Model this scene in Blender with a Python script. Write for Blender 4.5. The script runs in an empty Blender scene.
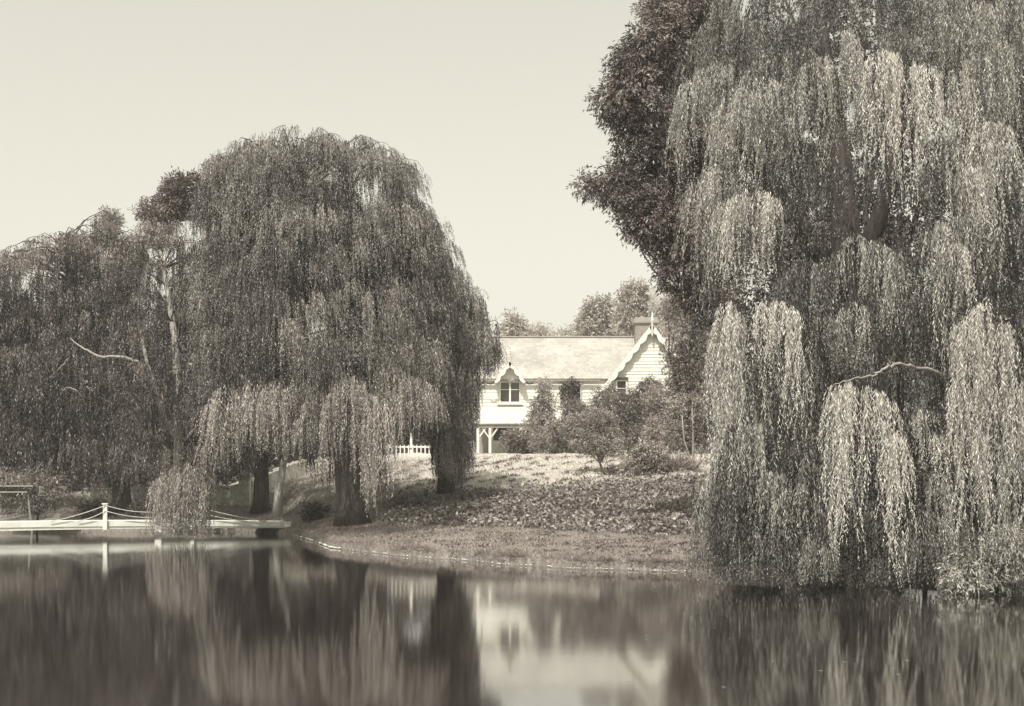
import bpy, bmesh, math, random
import numpy as np
from mathutils import Vector
R = math.radians
rng = np.random.default_rng(7)
random.seed(7)
SC = bpy.context.scene
COL = SC.collection

# ------------------------------------------------------------------ layout helpers
F, CX, HY, H = 1300.0, 512.0, 480.0, 2.0       # focal length in px, image column of the axis, horizon row, eye height
def P(px, py, d):                              # survey point at ground distance d
    return np.array([(px - CX) / F * d, d, H + (HY - py) / F * d])
def M(px, d): return px / F * d                # a length of px at distance d in metres

# station table: column, shore distance, then (distance, height) of lawn top, mid slope, crest, house terrace, far
ST = [(-2600, 56, (62, .7), (70, .9), (80, 1.2), (95, 1.5), (130, 2.2)),
      (0,    51, (57, .7), (64, .9), (72, 1.2), (85, 1.5), (130, 2.2)),
      (230,  50, (55, .6), (60, .95), (68, 1.4), (80, 2.0), (130, 3.0)),
      (290,  47.4, (52, .62), (58, 1.7), (66, 2.5), (78, 3.1), (130, 3.5)),
      (330,  38.4, (46, .55), (53, 1.4), (63, 2.7), (76, 3.4), (130, 3.7)),
      (400,  34.0, (42, .50), (50, 1.45), (61, 2.85), (75, 3.5), (130, 4.0)),
      (500,  30.7, (39.5, .57), (50, 1.65), (60, 3.05), (75, 3.5), (130, 4.0)),
      (600,  28.9, (36.4, .50), (49, 1.80), (58.5, 3.03), (75, 3.5), (130, 4.0)),
      (700,  27.7, (34.5, .47), (48, 1.90), (58, 3.0), (75, 3.5), (130, 4.0)),
      (760,  26.4, (34, .5), (47, 1.9), (58, 3.0), (75, 3.5), (130, 4.0)),
      (900,  25.2, (34, .60), (46, 1.8), (58, 3.0), (75, 3.5), (130, 4.0)),
      (1024, 24.6, (34, .60), (46, 1.8), (58, 3.0), (75, 3.5), (130, 4.0)),
      (3600, 24.0, (34, .60), (46, 1.8), (58, 3.0), (75, 3.5), (130, 4.0))]
SPX = np.array([s[0] for s in ST], float)
SHO = np.array([s[1] for s in ST], float)
SD = np.array([[s[1] + .35] + [q[0] for q in s[2:]] + [400, 3000] for s in ST], float)
SZ = np.array([[.17] + [q[1] for q in s[2:]] + [5.0, 6.0] for s in ST], float)
def wob(x, y):
    return (np.sin(x * 1.7 + y * .6) + np.sin(x * .8 - y * 1.9 + 1.3) + .6 * np.sin(x * 3.9 + 2.1 * y + .5) + .5 * np.sin(4.7 * y - 2.9 * x)) / 3.1
def shore(px):
    return np.interp(px, SPX, SHO) + .22 * np.sin(px * .031) + .12 * np.sin(px * .083 + 1)
def ground(px, d):
    px, d = np.broadcast_arrays(np.asarray(px, float), np.asarray(d, float))
    K = SD.shape[1]
    ds = np.stack([np.interp(px, SPX, SD[:, k]) for k in range(K)], -1)
    zs = np.stack([np.interp(px, SPX, SZ[:, k]) for k in range(K)], -1)
    ds[..., 0] = shore(px) + .35
    z = zs[..., 0].copy()
    for k in range(K - 1):
        t = np.clip((d - ds[..., k]) / (ds[..., k + 1] - ds[..., k]), 0, 1)
        z += (zs[..., k + 1] - zs[..., k]) * t
    x = (px - CX) / F * d
    rough = np.clip((d - ds[..., 1]) / 4, 0, 1) * .09 + .015
    rough = rough * np.clip((110 - d) / 20, 0.2, 1)
    z += wob(x * 1.1, d * 1.1) * rough
    e = np.clip((shore(px) + .35 - d) / .3, 0, 1)
    return z * (1 - e) + (-.9) * e
def gz(x, y):
    return float(ground(CX + F * x / y, y))
def gp(px, d):
    p = P(px, HY, d); p[2] = float(ground(px, d)); return p

# ------------------------------------------------------------------ materials
def sep(v, neutral=False):
    X = [.02, .12, .35, .7]
    a = np.interp(v, X, [1.36, 1.25, 1.10, 1.02]); g = np.interp(v, X, [.88, .935, .97, 1.0]); b = np.interp(v, X, [.86, .87, .88, .90])
    if neutral: a, g, b = 1 + (a - 1) * .45, 1 - (1 - g) * .5, b
    return (v * a, v * g, v * b, 1)
def new_mat(name):
    m = bpy.data.materials.new(name); m.use_nodes = True
    nt = m.node_tree; return m, nt, nt.nodes['Principled BSDF']
def ramp(nt, fac, stops):
    r = nt.nodes.new('ShaderNodeValToRGB'); e = r.color_ramp.elements
    while len(e) < len(stops): e.new(.5)
    for el, (p, c) in zip(e, stops): el.position = p; el.color = c
    nt.links.new(fac, r.inputs[0]); return r
def surf(name, v0, v1, scale=6, rough=.8, bump=0.0, detail=6, stretch=(1, 1, 1), spec=.3):
    m, nt, b = new_mat(name)
    tc = nt.nodes.new('ShaderNodeTexCoord'); mp = nt.nodes.new('ShaderNodeMapping'); mp.inputs['Scale'].default_value = stretch
    nt.links.new(tc.outputs['Object'], mp.inputs[0])
    n = nt.nodes.new('ShaderNodeTexNoise'); n.inputs['Scale'].default_value = scale; n.inputs['Detail'].default_value = detail
    n.inputs['Roughness'].default_value = .65
    nt.links.new(mp.outputs[0], n.inputs['Vector'])
    r = ramp(nt, n.outputs['Fac'], [(.3, sep(v0, True)), (.7, sep(v1, True))])
    nt.links.new(r.outputs[0], b.inputs['Base Color']); b.inputs['Roughness'].default_value = rough
    b.inputs['Specular IOR Level'].default_value = spec
    if bump:
        bp = nt.nodes.new('ShaderNodeBump'); bp.inputs['Strength'].default_value = bump; bp.inputs['Distance'].default_value = .03
        nt.links.new(n.outputs['Fac'], bp.inputs['Height']); nt.links.new(bp.outputs[0], b.inputs['Normal'])
    return m
def leafmat(name, v0, v1, trans=.3, rough=.42, spec=.5):
    m, nt, b = new_mat(name)
    a = nt.nodes.new('ShaderNodeAttribute'); a.attribute_name = 'tone'
    r = ramp(nt, a.outputs['Fac'], [(0, sep(v0)), (1, sep(v1))])
    nt.links.new(r.outputs[0], b.inputs['Base Color']); b.inputs['Roughness'].default_value = rough
    b.inputs['Specular IOR Level'].default_value = spec
    t = nt.nodes.new('ShaderNodeBsdfTranslucent'); nt.links.new(r.outputs[0], t.inputs[0])
    mx = nt.nodes.new('ShaderNodeMixShader'); mx.inputs[0].default_value = trans
    nt.links.new(b.outputs[0], mx.inputs[1]); nt.links.new(t.outputs[0], mx.inputs[2])
    nt.links.new(mx.outputs[0], nt.nodes['Material Output'].inputs[0])
    return m
MAT = {}
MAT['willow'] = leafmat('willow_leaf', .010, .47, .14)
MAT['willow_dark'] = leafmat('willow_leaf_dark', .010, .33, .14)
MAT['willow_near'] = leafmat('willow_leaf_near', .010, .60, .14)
MAT['broad'] = leafmat('broad_leaf', .025, .30, .15)
MAT['shrub'] = leafmat('shrub_leaf', .035, .46, .2)
MAT['paleleaf'] = leafmat('pale_leaf', .22, .50, .25)
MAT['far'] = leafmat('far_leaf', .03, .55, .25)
MAT['grass'] = leafmat('grass_blade', .17, .52, .3)
MAT['ivy'] = leafmat('ivy_leaf', .05, .52, .15)
MAT['drygrass'] = leafmat('dry_grass', .3, .75, .2)
MAT['bark'] = surf('bark', .03, .09, 9, .9, .8, stretch=(1, 1, .25))
MAT['barklight'] = surf('bark_pale', .16, .38, 9, .85, .6, stretch=(1, 1, .25))
MAT['white'] = surf('white_paint', .62, .78, 3, .55, .1)
MAT['whitewood'] = surf('white_wood_worn', .55, .8, 7, .6, .15, stretch=(.3, 1, 3))
MAT['plaster'] = surf('weatherboard', .60, .72, 2.2, .7, .05)
MAT['brick'] = surf('chimney_brick', .17, .33, 9, .9, .3)
MAT['darkwood'] = surf('dark_wood', .03, .07, 5, .7)
MAT['iron'] = surf('iron', .28, .36, 5, .5)
MAT['stone'] = surf('wall_stone', .34, .80, 5, .9, .9)
MAT['glass'] = surf('window_glass', .02, .05, 3, .12, spec=.8)
MAT['rope'] = surf('rope', .5, .65, 20, .8)
MAT['shade_wall'] = surf('shaded_wall_and_trim', .26, .34, 3, .8)  # darker wall tone paints the shade under the veranda; also grey trim

def roof_mat():
    m, nt, b = new_mat('roof_shingles')
    tc = nt.nodes.new('ShaderNodeTexCoord')
    br = nt.nodes.new('ShaderNodeTexBrick'); br.inputs['Scale'].default_value = 1
    br.inputs['Color1'].default_value = sep(.36, True); br.inputs['Color2'].default_value = sep(.46, True); br.inputs['Mortar'].default_value = sep(.30, True)
    br.inputs['Brick Width'].default_value = .22; br.inputs['Row Height'].default_value = .19; br.inputs['Mortar Size'].default_value = .012
    mp = nt.nodes.new('ShaderNodeMapping')
    nt.links.new(tc.outputs['Object'], mp.inputs[0]); nt.links.new(mp.outputs[0], br.inputs[0])
    n = nt.nodes.new('ShaderNodeTexNoise'); n.inputs['Scale'].default_value = .8; n.inputs['Detail'].default_value = 8
    nt.links.new(tc.outputs['Object'], n.inputs['Vector'])
    r = ramp(nt, n.outputs['Fac'], [(.3, (.72, .72, .72, 1)), (.65, (1, 1, 1, 1))])
    mx = nt.nodes.new('ShaderNodeMix'); mx.data_type = 'RGBA'; mx.blend_type = 'MULTIPLY'; mx.inputs[0].default_value = 1
    nt.links.new(br.outputs['Color'], mx.inputs[6]); nt.links.new(r.outputs[0], mx.inputs[7]); nt.links.new(mx.outputs[2], b.inputs['Base Color'])
    b.inputs['Roughness'].default_value = .85
    return m
MAT['roof'] = roof_mat()

# ------------------------------------------------------------------ object helpers
def tag(o, label=None, cat=None, group=None, kind=None):
    if label: o['label'] = label
    if cat: o['category'] = cat
    if group: o['group'] = group
    if kind: o['kind'] = kind
    return o
def empty(name, loc, label, cat, group=None):
    o = bpy.data.objects.new(name, None); COL.objects.link(o); o.location = [float(v) for v in loc]
    return tag(o, label, cat, group)
def link(name, me, mats, parent=None, smooth=False):
    o = bpy.data.objects.new(name, me); COL.objects.link(o)
    for m in (mats if isinstance(mats, (list, tuple)) else [mats]): me.materials.append(m)
    if smooth: me.shade_smooth()
    if parent is not None:
        o.parent = parent
        o.matrix_parent_inverse.identity()
        # vertices are given in world space: shift to the thing's base
        t = parent; off = Vector((0, 0, 0))
        while t is not None: off += Vector(t.location); t = t.parent
        co = np.empty(len(me.vertices) * 3, np.float32); me.vertices.foreach_get('co', co)
        co = co.reshape(-1, 3) - np.array(off, np.float32)
        me.vertices.foreach_set('co', co.ravel()); me.update()
    return o
def npmesh(name, V, faces, tone=None, n=4):
    me = bpy.data.meshes.new(name)
    V = np.ascontiguousarray(V, np.float32); faces = np.ascontiguousarray(faces, np.int32)
    me.vertices.add(len(V)); me.vertices.foreach_set('co', V.ravel())
    me.loops.add(faces.size); me.loops.foreach_set('vertex_index', faces.ravel())
    k = faces.shape[1]
    me.polygons.add(len(faces)); me.polygons.foreach_set('loop_start', np.arange(0, faces.size, k, dtype=np.int32))
    if tone is not None:
        at = me.attributes.new('tone', 'FLOAT', 'POINT'); at.data.foreach_set('value', np.ascontiguousarray(tone, np.float32))
    me.update(calc_edges=True); me.validate() if False else None
    return me

class MB:                                       # boxes, prisms and tubes collected into one mesh
    def __init__(s): s.v = []; s.f = []
    def add(s, vs, fs):
        k = len(s.v); s.v += [tuple(float(c) for c in v) for v in vs]; s.f += [tuple(k + i for i in f) for f in fs]; return s
    def box(s, x0, x1, y0, y1, z0, z1):
        return s.add([(x0, y0, z0), (x1, y0, z0), (x1, y1, z0), (x0, y1, z0), (x0, y0, z1), (x1, y0, z1), (x1, y1, z1), (x0, y1, z1)],
                     [(0, 3, 2, 1), (4, 5, 6, 7), (0, 1, 5, 4), (1, 2, 6, 5), (2, 3, 7, 6), (3, 0, 4, 7)])
    def prism(s, poly, y0, y1):                 # poly in (x, z), extruded along y
        n = len(poly)
        vs = [(x, y0, z) for x, z in poly] + [(x, y1, z) for x, z in poly]
        return s.add(vs, [tuple(range(n)), tuple(range(2 * n - 1, n - 1, -1))] + [(i, i + n, (i + 1) % n + n, (i + 1) % n) for i in range(n)])
    def slab(s, quad, t):                       # quad of 3-D points thickened downwards along its normal
        q = [Vector(p) for p in quad]; n = (q[1] - q[0]).cross(q[-1] - q[0]).normalized() * t
        m = len(q); vs = q + [p - n for p in q]
        return s.add(vs, [tuple(range(m)), tuple(range(2 * m - 1, m - 1, -1))] + [(i, i + m, (i + 1) % m + m, (i + 1) % m) for i in range(m)])
    def tube(s, pts, rad, sides=7, cap=True):
        pts = [Vector([float(c) for c in p]) for p in pts]; n = len(pts); vs = []; up = Vector((.31, .17, .93))
        for i, p in enumerate(pts):
            t = (pts[min(i + 1, n - 1)] - pts[max(i - 1, 0)]).normalized()
            a = t.cross(up)
            if a.length < .15: a = t.cross(Vector((1, 0, 0)))
            a.normalize(); b = t.cross(a)
            r = rad[i] if hasattr(rad, '__len__') else rad
            for k in range(sides):
                w = 2 * math.pi * k / sides; vs.append(p + (a * math.cos(w) + b * math.sin(w)) * r)
        fs = [(i * sides + k, i * sides + (k + 1) % sides, (i + 1) * sides + (k + 1) % sides, (i + 1) * sides + k) for i in range(n - 1) for k in range(sides)]
        if cap: fs += [tuple(range(sides - 1, -1, -1)), tuple(range((n - 1) * sides, n * sides))]
        return s.add(vs, fs)
    def build(s, name, m, parent=None, smooth=False, bevel=0):
        me = bpy.data.meshes.new(name); me.from_pydata(s.v, [], s.f); me.update()
        bm = bmesh.new(); bm.from_mesh(me); bmesh.ops.recalc_face_normals(bm, faces=bm.faces)
        if bevel: bmesh.ops.bevel(bm, geom=list(bm.edges), offset=bevel, segments=1, affect='EDGES')
        bm.to_mesh(me); bm.free()
        return link(name, me, m, parent, smooth)

# ------------------------------------------------------------------ foliage
def leaves(B, D, L, W, tone):
    n = len(B)
    D = D / np.linalg.norm(D, axis=1, keepdims=True)
    rv = rng.normal(size=(n, 3)); S = np.cross(D, rv); S /= np.linalg.norm(S, axis=1, keepdims=True) + 1e-9
    L = L[:, None]; W = W[:, None]
    V = np.stack([B, B + D * L * .45 + S * W * .5, B + D * L, B + D * L * .45 - S * W * .5], 1).reshape(-1, 3)
    return V, np.repeat(tone, 4)
def leaf_obj(name, parts, m, parent):
    V = np.concatenate([p[0] for p in parts]); T = np.concatenate([p[1] for p in parts])
    return link(name, npmesh(name, V, np.arange(len(V), dtype=np.int32).reshape(-1, 4), T), m, parent)
def strands(S, L, out, tone, spacing, ll, lw, sway=.05, spread=(10, 40), kick=.25):
    m = np.maximum((L / spacing).astype(int), 2); idx = np.repeat(np.arange(len(S)), m)
    st = np.concatenate([[0], np.cumsum(m)[:-1]]); k = np.arange(m.sum()) - st[idx]
    t = k * spacing + rng.uniform(0, spacing, len(idx))
    ph = rng.uniform(0, 6.28, len(S)); am = rng.uniform(.3, 1.4, len(S)) * sway
    B = S[idx].copy()
    g = kick * (1 - np.exp(-t / .5))
    B += out[idx] * g[:, None]
    B[:, 0] += am[idx] * np.sin(ph[idx] + t * 1.7) * np.minimum(t, 1.5); B[:, 1] += am[idx] * np.cos(ph[idx] * 1.3 + t * 1.3) * np.minimum(t, 1.5)
    B[:, 2] -= t - .3 * g
    al = np.radians(rng.uniform(spread[0], spread[1], len(idx))); az = rng.uniform(0, 6.283, len(idx))
    D = np.stack([np.sin(al) * np.cos(az), np.sin(al) * np.sin(az), -np.cos(al)], 1)
    taper = np.clip((L[idx] - t) / .6, .45, 1)
    Ls = ll * rng.uniform(.65, 1.25, len(idx)) * taper
    tn = np.clip(tone[idx] + rng.normal(0, .16, len(idx)), 0, 1)
    return leaves(B, D, Ls, lw * rng.uniform(.7, 1.2, len(idx)), tn)
def mop(C, out, w, L, n, tone, zmin):
    """strands hung along an arching branchlet; C its top, out its heading, w its size, L the curtain's length"""
    out = np.array([out[0], out[1], 0]); out /= np.linalg.norm(out) + 1e-9; lat = np.array([-out[1], out[0], 0])
    u = rng.beta(1.3, 1.1, n); a = np.clip(rng.normal(0, .42, n), -1, 1) * w
    s = (u - .35) * w * 1.5
    # sub-branchlets: snap lateral offsets to a few fingers, so the curtain parts into ropes
    kf = max(3, int(w * 8)); fing = rng.uniform(-w, w, kf) * .8; fi = rng.integers(0, kf, n); fs = rng.uniform(0, 1, kf)
    on = rng.random(n) < .72; a = np.where(on, fing[fi] + rng.normal(0, .045, n), a); u = np.where(on & (rng.random(n) < .7), fs[fi] + rng.normal(0, .06, n), u)
    s = (u - .35) * w * 1.5; fl = np.where(on, rng.uniform(.3, 1.2, kf)[fi], rng.uniform(.3, .9, n)); ft = np.where(on, rng.normal(0, .12, kf)[fi], 0)
    S = C + out * s[:, None] + lat * a[:, None]
    drop = .45 * np.clip(s, 0, None) ** 2 / w + .75 * a ** 2 / w + .15 * np.clip(-s, 0, None)
    S[:, 2] -= drop + rng.normal(0, .045 * w, n) + np.where(rng.random(n) < .15, rng.uniform(0, .5, n) * w, 0)
    O = out * np.clip(s / w + .2, 0, 1)[:, None] + lat * (a / w * .6)[:, None]
    Ln = L * np.clip(1 - .45 * (a / w) ** 2 - .25 * np.clip(s / w, 0, 1), .3, 1) * rng.uniform(.6, 1.1, n) * fl * np.where(rng.random(n) < .08, 1.7, 1)
    Ln = np.minimum(Ln, np.maximum(S[:, 2] - zmin - rng.uniform(0, .3, n) * min(1, L * .3), .12))
    return S, Ln, O, np.clip(tone + ft + rng.normal(0, .06, n), 0, 1)
def bezier(a, b, c, n=7):
    t = np.linspace(0, 1, n)[:, None]; return a * (1 - t) ** 2 + 2 * b * t * (1 - t) + c * t * t

def willow(label, trunks, mops, leaf, matl='willow', group=None, barkm='bark', limb_every=1, limb_max=3.2, pts_per_w=52, name='willow_tree', extra_limbs=(), bot=None, sway=.05):
    """trunks: list of point lists (world) with radii; mops: list of (C, w, L, tone, zmin)"""
    base = trunks[0][0][0]
    root = empty(name, base, label, 'tree', group)
    tb = MB(); nodes = []
    for pts, rad in trunks:
        pts = np.array(pts); t = np.linspace(0, 1, len(pts)); tt = np.linspace(0, 1, 4 * len(pts))
        q = np.stack([np.interp(tt, t, pts[:, k]) for k in range(3)], 1)
        for _ in range(3): q[1:-1] = .25 * q[:-2] + .5 * q[1:-1] + .25 * q[2:]
        r = np.interp(tt, t, rad); r[0] *= 1.35
        tb.tube(q, r, 9); nodes += [(q[i], r[i]) for i in range(len(q) // 2, len(q))]
    tk = tb.build('trunk', MAT[barkm], root, True)
    NP = np.array([n[0] for n in nodes]); NR = np.array([n[1] for n in nodes])
    ax = NP[:, :2].mean(0)
    lb = MB(); parts = [[], [], [], []]
    ll, lw, sp, kick = leaf
    stem_n = 0
    for i, (C, w, L, tone, zmin) in enumerate(mops):
        C = np.array(C); o = C[:2] - ax; o = o / (np.linalg.norm(o) + 1e-6) + rng.normal(0, .35, 2)
        n = max(14, int(pts_per_w * w * (1 + .6 * w) * (.8 if tone < .15 else 1)))
        S, Ln, O, T = mop(C, o, w, L, n, tone, zmin)
        for a, b in zip(parts, (S, Ln, O, T)): a.append(b)
        if i % limb_every == 0 and (np.linalg.norm(NP - C, axis=1).min() < limb_max):
            d = np.linalg.norm(NP - C, axis=1) + 2.2 * np.maximum(NP[:, 2] - C[2] + .4, 0); j = int(np.argmin(d + rng.uniform(0, 1.2, len(d))))
            A = NP[j]; on = np.array([o[0], o[1], 0]) / (np.linalg.norm(o) + 1e-6)
            dd = np.linalg.norm(C - A); mid = (A + C) / 2 + np.array([0, 0, .22 * dd]) + rng.normal(0, .08 * dd, 3)
            r0 = min(NR[j] * .7, .02 + .011 * dd + .015 * w)
            q = bezier(A, mid, C, 8); q = np.concatenate([q, [C + on * w * .5 + np.array([0, 0, -.12 * w]), C + on * w * .9 + np.array([0, 0, -.45 * w])]])
            q[1:-1] += rng.normal(0, .025 * dd ** .5, (len(q) - 2, 3))
            lb.tube(q, np.interp(np.linspace(0, 1, len(q)), [0, .8, 1], [r0 * .8, r0 * .3, .005]), 5, False)
    if limb_max > 2: lb.build('limbs', MAT['bark'], root, True)
    def soft(pts, rad):
        pts = np.array(pts, float); t = np.linspace(0, 1, len(pts)); tt = np.linspace(0, 1, 5 * len(pts)); q = np.stack([np.interp(tt, t, pts[:, k]) for k in range(3)], 1)
        for _ in range(4): q[1:-1] = .25 * q[:-2] + .5 * q[1:-1] + .25 * q[2:]
        q[1:-1] += rng.normal(0, .012, (len(q) - 2, 3)); return q, np.interp(tt, t, rad)
    for pts, rad in [soft(*e) for e in extra_limbs]: MB().tube(pts, rad, 7).build('bare_branch', MAT['barklight'], root, True)
    S, Ln, O, T = [np.concatenate(a) for a in parts]
    if bot is not None:
        zb = H + (HY - np.interp(CX + F * S[:, 0] / S[:, 1], [q[0] for q in bot], [q[1] for q in bot])) / F * S[:, 1] + rng.uniform(-.12, .45, len(S))
        k = S[:, 2] - zb > .1; S, Ln, O, T, zb = S[k], Ln[k], O[k], T[k], zb[k]; Ln = np.minimum(Ln, S[:, 2] - zb)
    leaf_obj('crown', [strands(S, Ln, O, T, sp, ll, lw, kick=kick, sway=sway)], MAT[matl], root)
    return root
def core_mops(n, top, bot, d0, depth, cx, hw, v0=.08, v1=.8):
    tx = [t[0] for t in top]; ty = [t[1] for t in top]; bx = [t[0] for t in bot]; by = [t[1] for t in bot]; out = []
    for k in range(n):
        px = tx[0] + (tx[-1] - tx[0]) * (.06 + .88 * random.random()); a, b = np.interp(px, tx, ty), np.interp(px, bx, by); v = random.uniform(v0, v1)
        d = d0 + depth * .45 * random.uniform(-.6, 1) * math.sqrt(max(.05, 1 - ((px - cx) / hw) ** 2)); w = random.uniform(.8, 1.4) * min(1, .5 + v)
        out.append((P(px, a + (b - a) * v, d), w, random.uniform(1.8, 3), random.uniform(0, .25), max(P(px, b, d)[2], .03)))  # inner strands coloured dark, painting the shade inside the crown
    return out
def cap_mops(n, top, d0, depth, cx, hw, wr, Lr, tone):
    tx = [t[0] for t in top]; ty = [t[1] for t in top]; out = []
    for k in range(n):
        px = tx[0] + (tx[-1] - tx[0]) * (k + random.random()) / n; py = np.interp(px, tx, ty) + random.uniform(-7, 18)
        b = math.sqrt(max(.05, 1 - ((px - cx) / hw) ** 2)) * .45
        d = d0 + depth * b * random.uniform(-1, 1); C = P(px, py, d)
        out.append((C, random.uniform(*wr), random.uniform(*Lr), random.uniform(*tone), .03))
    return out
def sample_mops(n, top, bot, d0, depth, cx, hw, wr, Lr, pxm, tone=(.25, .8), vmin=0.0, vmax=.9, holes=(), front=.72, zadd=0.0, vpow=1.0, sep_=.55):
    seen = []
    tx = [t[0] for t in top]; ty = [t[1] for t in top]; bx = [t[0] for t in bot]; by = [t[1] for t in bot]
    out = []; tries = 0
    while len(out) < n and tries < n * 60:
        tries += 1
        px = random.uniform(tx[0], tx[-1]); yt = np.interp(px, tx, ty); yb = np.interp(px, bx, by)
        hgt = yb - yt
        if random.random() > hgt / 420 + .15: continue
        v = vmin + (vmax - vmin) * random.random() ** vpow
        py = yt + hgt * v
        w = random.uniform(*wr) * (.65 + .5 * min(v * 2, 1))
        bulge = math.sin(min(v * 1.8 + .12, 1) * math.pi / 2) * math.sqrt(max(0.06, 1 - ((px - cx) / hw) ** 2))
        if random.random() < front: q = -random.uniform(.75, 1)
        else: q = random.uniform(-.7, .95)
        d = d0 + depth * bulge * q
        if v < .12: py += M(1, 1) * 0 + 3
        if any(a < px < b and c < py < e for a, b, c, e in holes): continue
        if tries < n * 40 and q < -.7 and any(abs(px - u_) < sep_ * w / d * F and abs(py - v_) < sep_ * .8 * w / d * F for u_, v_ in seen): continue
        if q < -.7: seen.append((px, py))
        C = P(px, py, d); C[2] = C[2] + zadd
        zb = P(px, yb + random.uniform(-14, 8), d)[2]
        L = random.uniform(*Lr) * (.55 + .6 * v)
        # a mop's reach must stay inside the crown outline: shrink near the flanks
        edge = min(px - tx[0], tx[-1] - px) * d / F
        w = min(w, max(.35, edge * 1.1))
        out.append((C, w, L, random.uniform(*tone), max(zb, .03)))
    return out

def bushy(lobes, nsub, nleaf, ll, lw, tone=(.2, .8), droop=.25, gap=.18, flat=.0, spray=10):
    """lobes: list of (centre, (rx, ry, rz)); returns leaf arrays"""
    cs = []; rs = []
    for c, r in lobes:
        r = np.array(r, float); c = np.array(c, float)
        cs.append(c); rs.append(r * .74)
        u = rng.normal(size=(nsub, 3)); u /= np.linalg.norm(u, axis=1, keepdims=True)
        for k in range(nsub): cs.append(c + u[k] * r * rng.uniform(.5, .85)); rs.append(r * rng.uniform(.24, .46))
    cs = np.array(cs); rs = np.array(rs); ar = (rs.prod(1)) ** (2 / 3.); pr = ar / ar.sum(); tn = rng.uniform(tone[0], tone[1], len(cs))
    ns = nleaf // spray; j = rng.choice(len(cs), ns, p=pr)
    u = rng.normal(size=(ns, 3)); u[:, 2] += .15; u /= np.linalg.norm(u, axis=1, keepdims=True)
    rr = 1 - np.abs(rng.normal(0, .22, ns)); rr += (rng.random(ns) < .06) * rng.uniform(0, .22, ns)
    q = cs[j] + u * rs[j] * np.clip(rr, .1, 1.3)[:, None]
    sz = float(np.median(rs)); f = 2.2 / max(sz, .05)
    w = np.sin(q[:, 0] * f + 1) * np.sin(q[:, 1] * f + 2) * np.sin(q[:, 2] * f * 1.2) + .5 * np.sin(q[:, 0] * f * 2.3 + q[:, 2] * 2 * f)
    keep = w > -1 + gap * 2.2; q = q[keep]; j = j[keep]; u = u[keep]
    k = np.repeat(np.arange(len(q)), spray)
    sd = u + rng.normal(0, .5, u.shape); sd[:, 2] -= droop; sd /= np.linalg.norm(sd, axis=1, keepdims=True)
    tpos = rng.uniform(0, 1, len(k))[:, None]
    B = q[k] + sd[k] * tpos * ll * 2.6 + rng.normal(0, ll * .22, (len(k), 3))
    D = sd[k] + rng.normal(0, .65, (len(k), 3)); D[:, 2] -= droop
    return leaves(B, D, ll * rng.uniform(.6, 1.25, len(k)), lw * rng.uniform(.7, 1.2, len(k)), np.clip(tn[j][k] + rng.normal(0, .14, len(k)), 0, 1))
def stems(mb, base, tips, r0, wander=.06):
    base = np.array(base, float)
    for t in tips:
        t = np.array(t, float); dd = np.linalg.norm(t - base)
        q = bezier(base, (base + t) / 2 + np.array([0, 0, .1 * dd]) + rng.normal(0, .1 * dd, 3) * [1, 1, .3], t, 7)
        q[1:-1] += rng.normal(0, wander * dd * .25, (5, 3)); mb.tube(q, np.linspace(r0, r0 * .25, 7), 5, False)
def tree(name, label, cat, base, fork, lobes, nleaf, ll, lw, matl, nsub=7, r0=.2, barkm='bark', group=None, tone=(.2, .8), droop=.25, gap=.18, spray=10, part='trunk'):
    root = empty(name, base, label, cat, group)
    mb = MB(); base = np.array(base, float); fork = np.array(fork, float)
    q = bezier(base, (base + fork) / 2 + rng.normal(0, .04 * np.linalg.norm(fork - base), 3), fork, 6); q[0][2] -= .1
    mb.tube(q, np.linspace(r0 * 1.25, r0 * .75, 6), 8)
    tips = [np.array(c) + rng.normal(0, .2, 3) * np.array(r) for c, r in lobes] + [np.array(c) + rng.normal(0, .45, 3) * np.array(r) for c, r in lobes for _ in range(2)]
    stems(mb, fork, tips, r0 * .55); mb.build(part, MAT[barkm], root, True)
    leaf_obj('crown' if cat == 'tree' else 'foliage', [bushy(lobes, nsub, nleaf, ll, lw, tone, droop, gap, spray=spray)], MAT[matl], root)
    return root
def lob(px, py, d, rx, ry=None, rd=None):       # a crown lobe from surveyed extents
    ry = ry or rx; rd = rd or rx
    return (P(px, py, d), (M(rx, d), M(rd, d), M(ry, d)))

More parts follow.
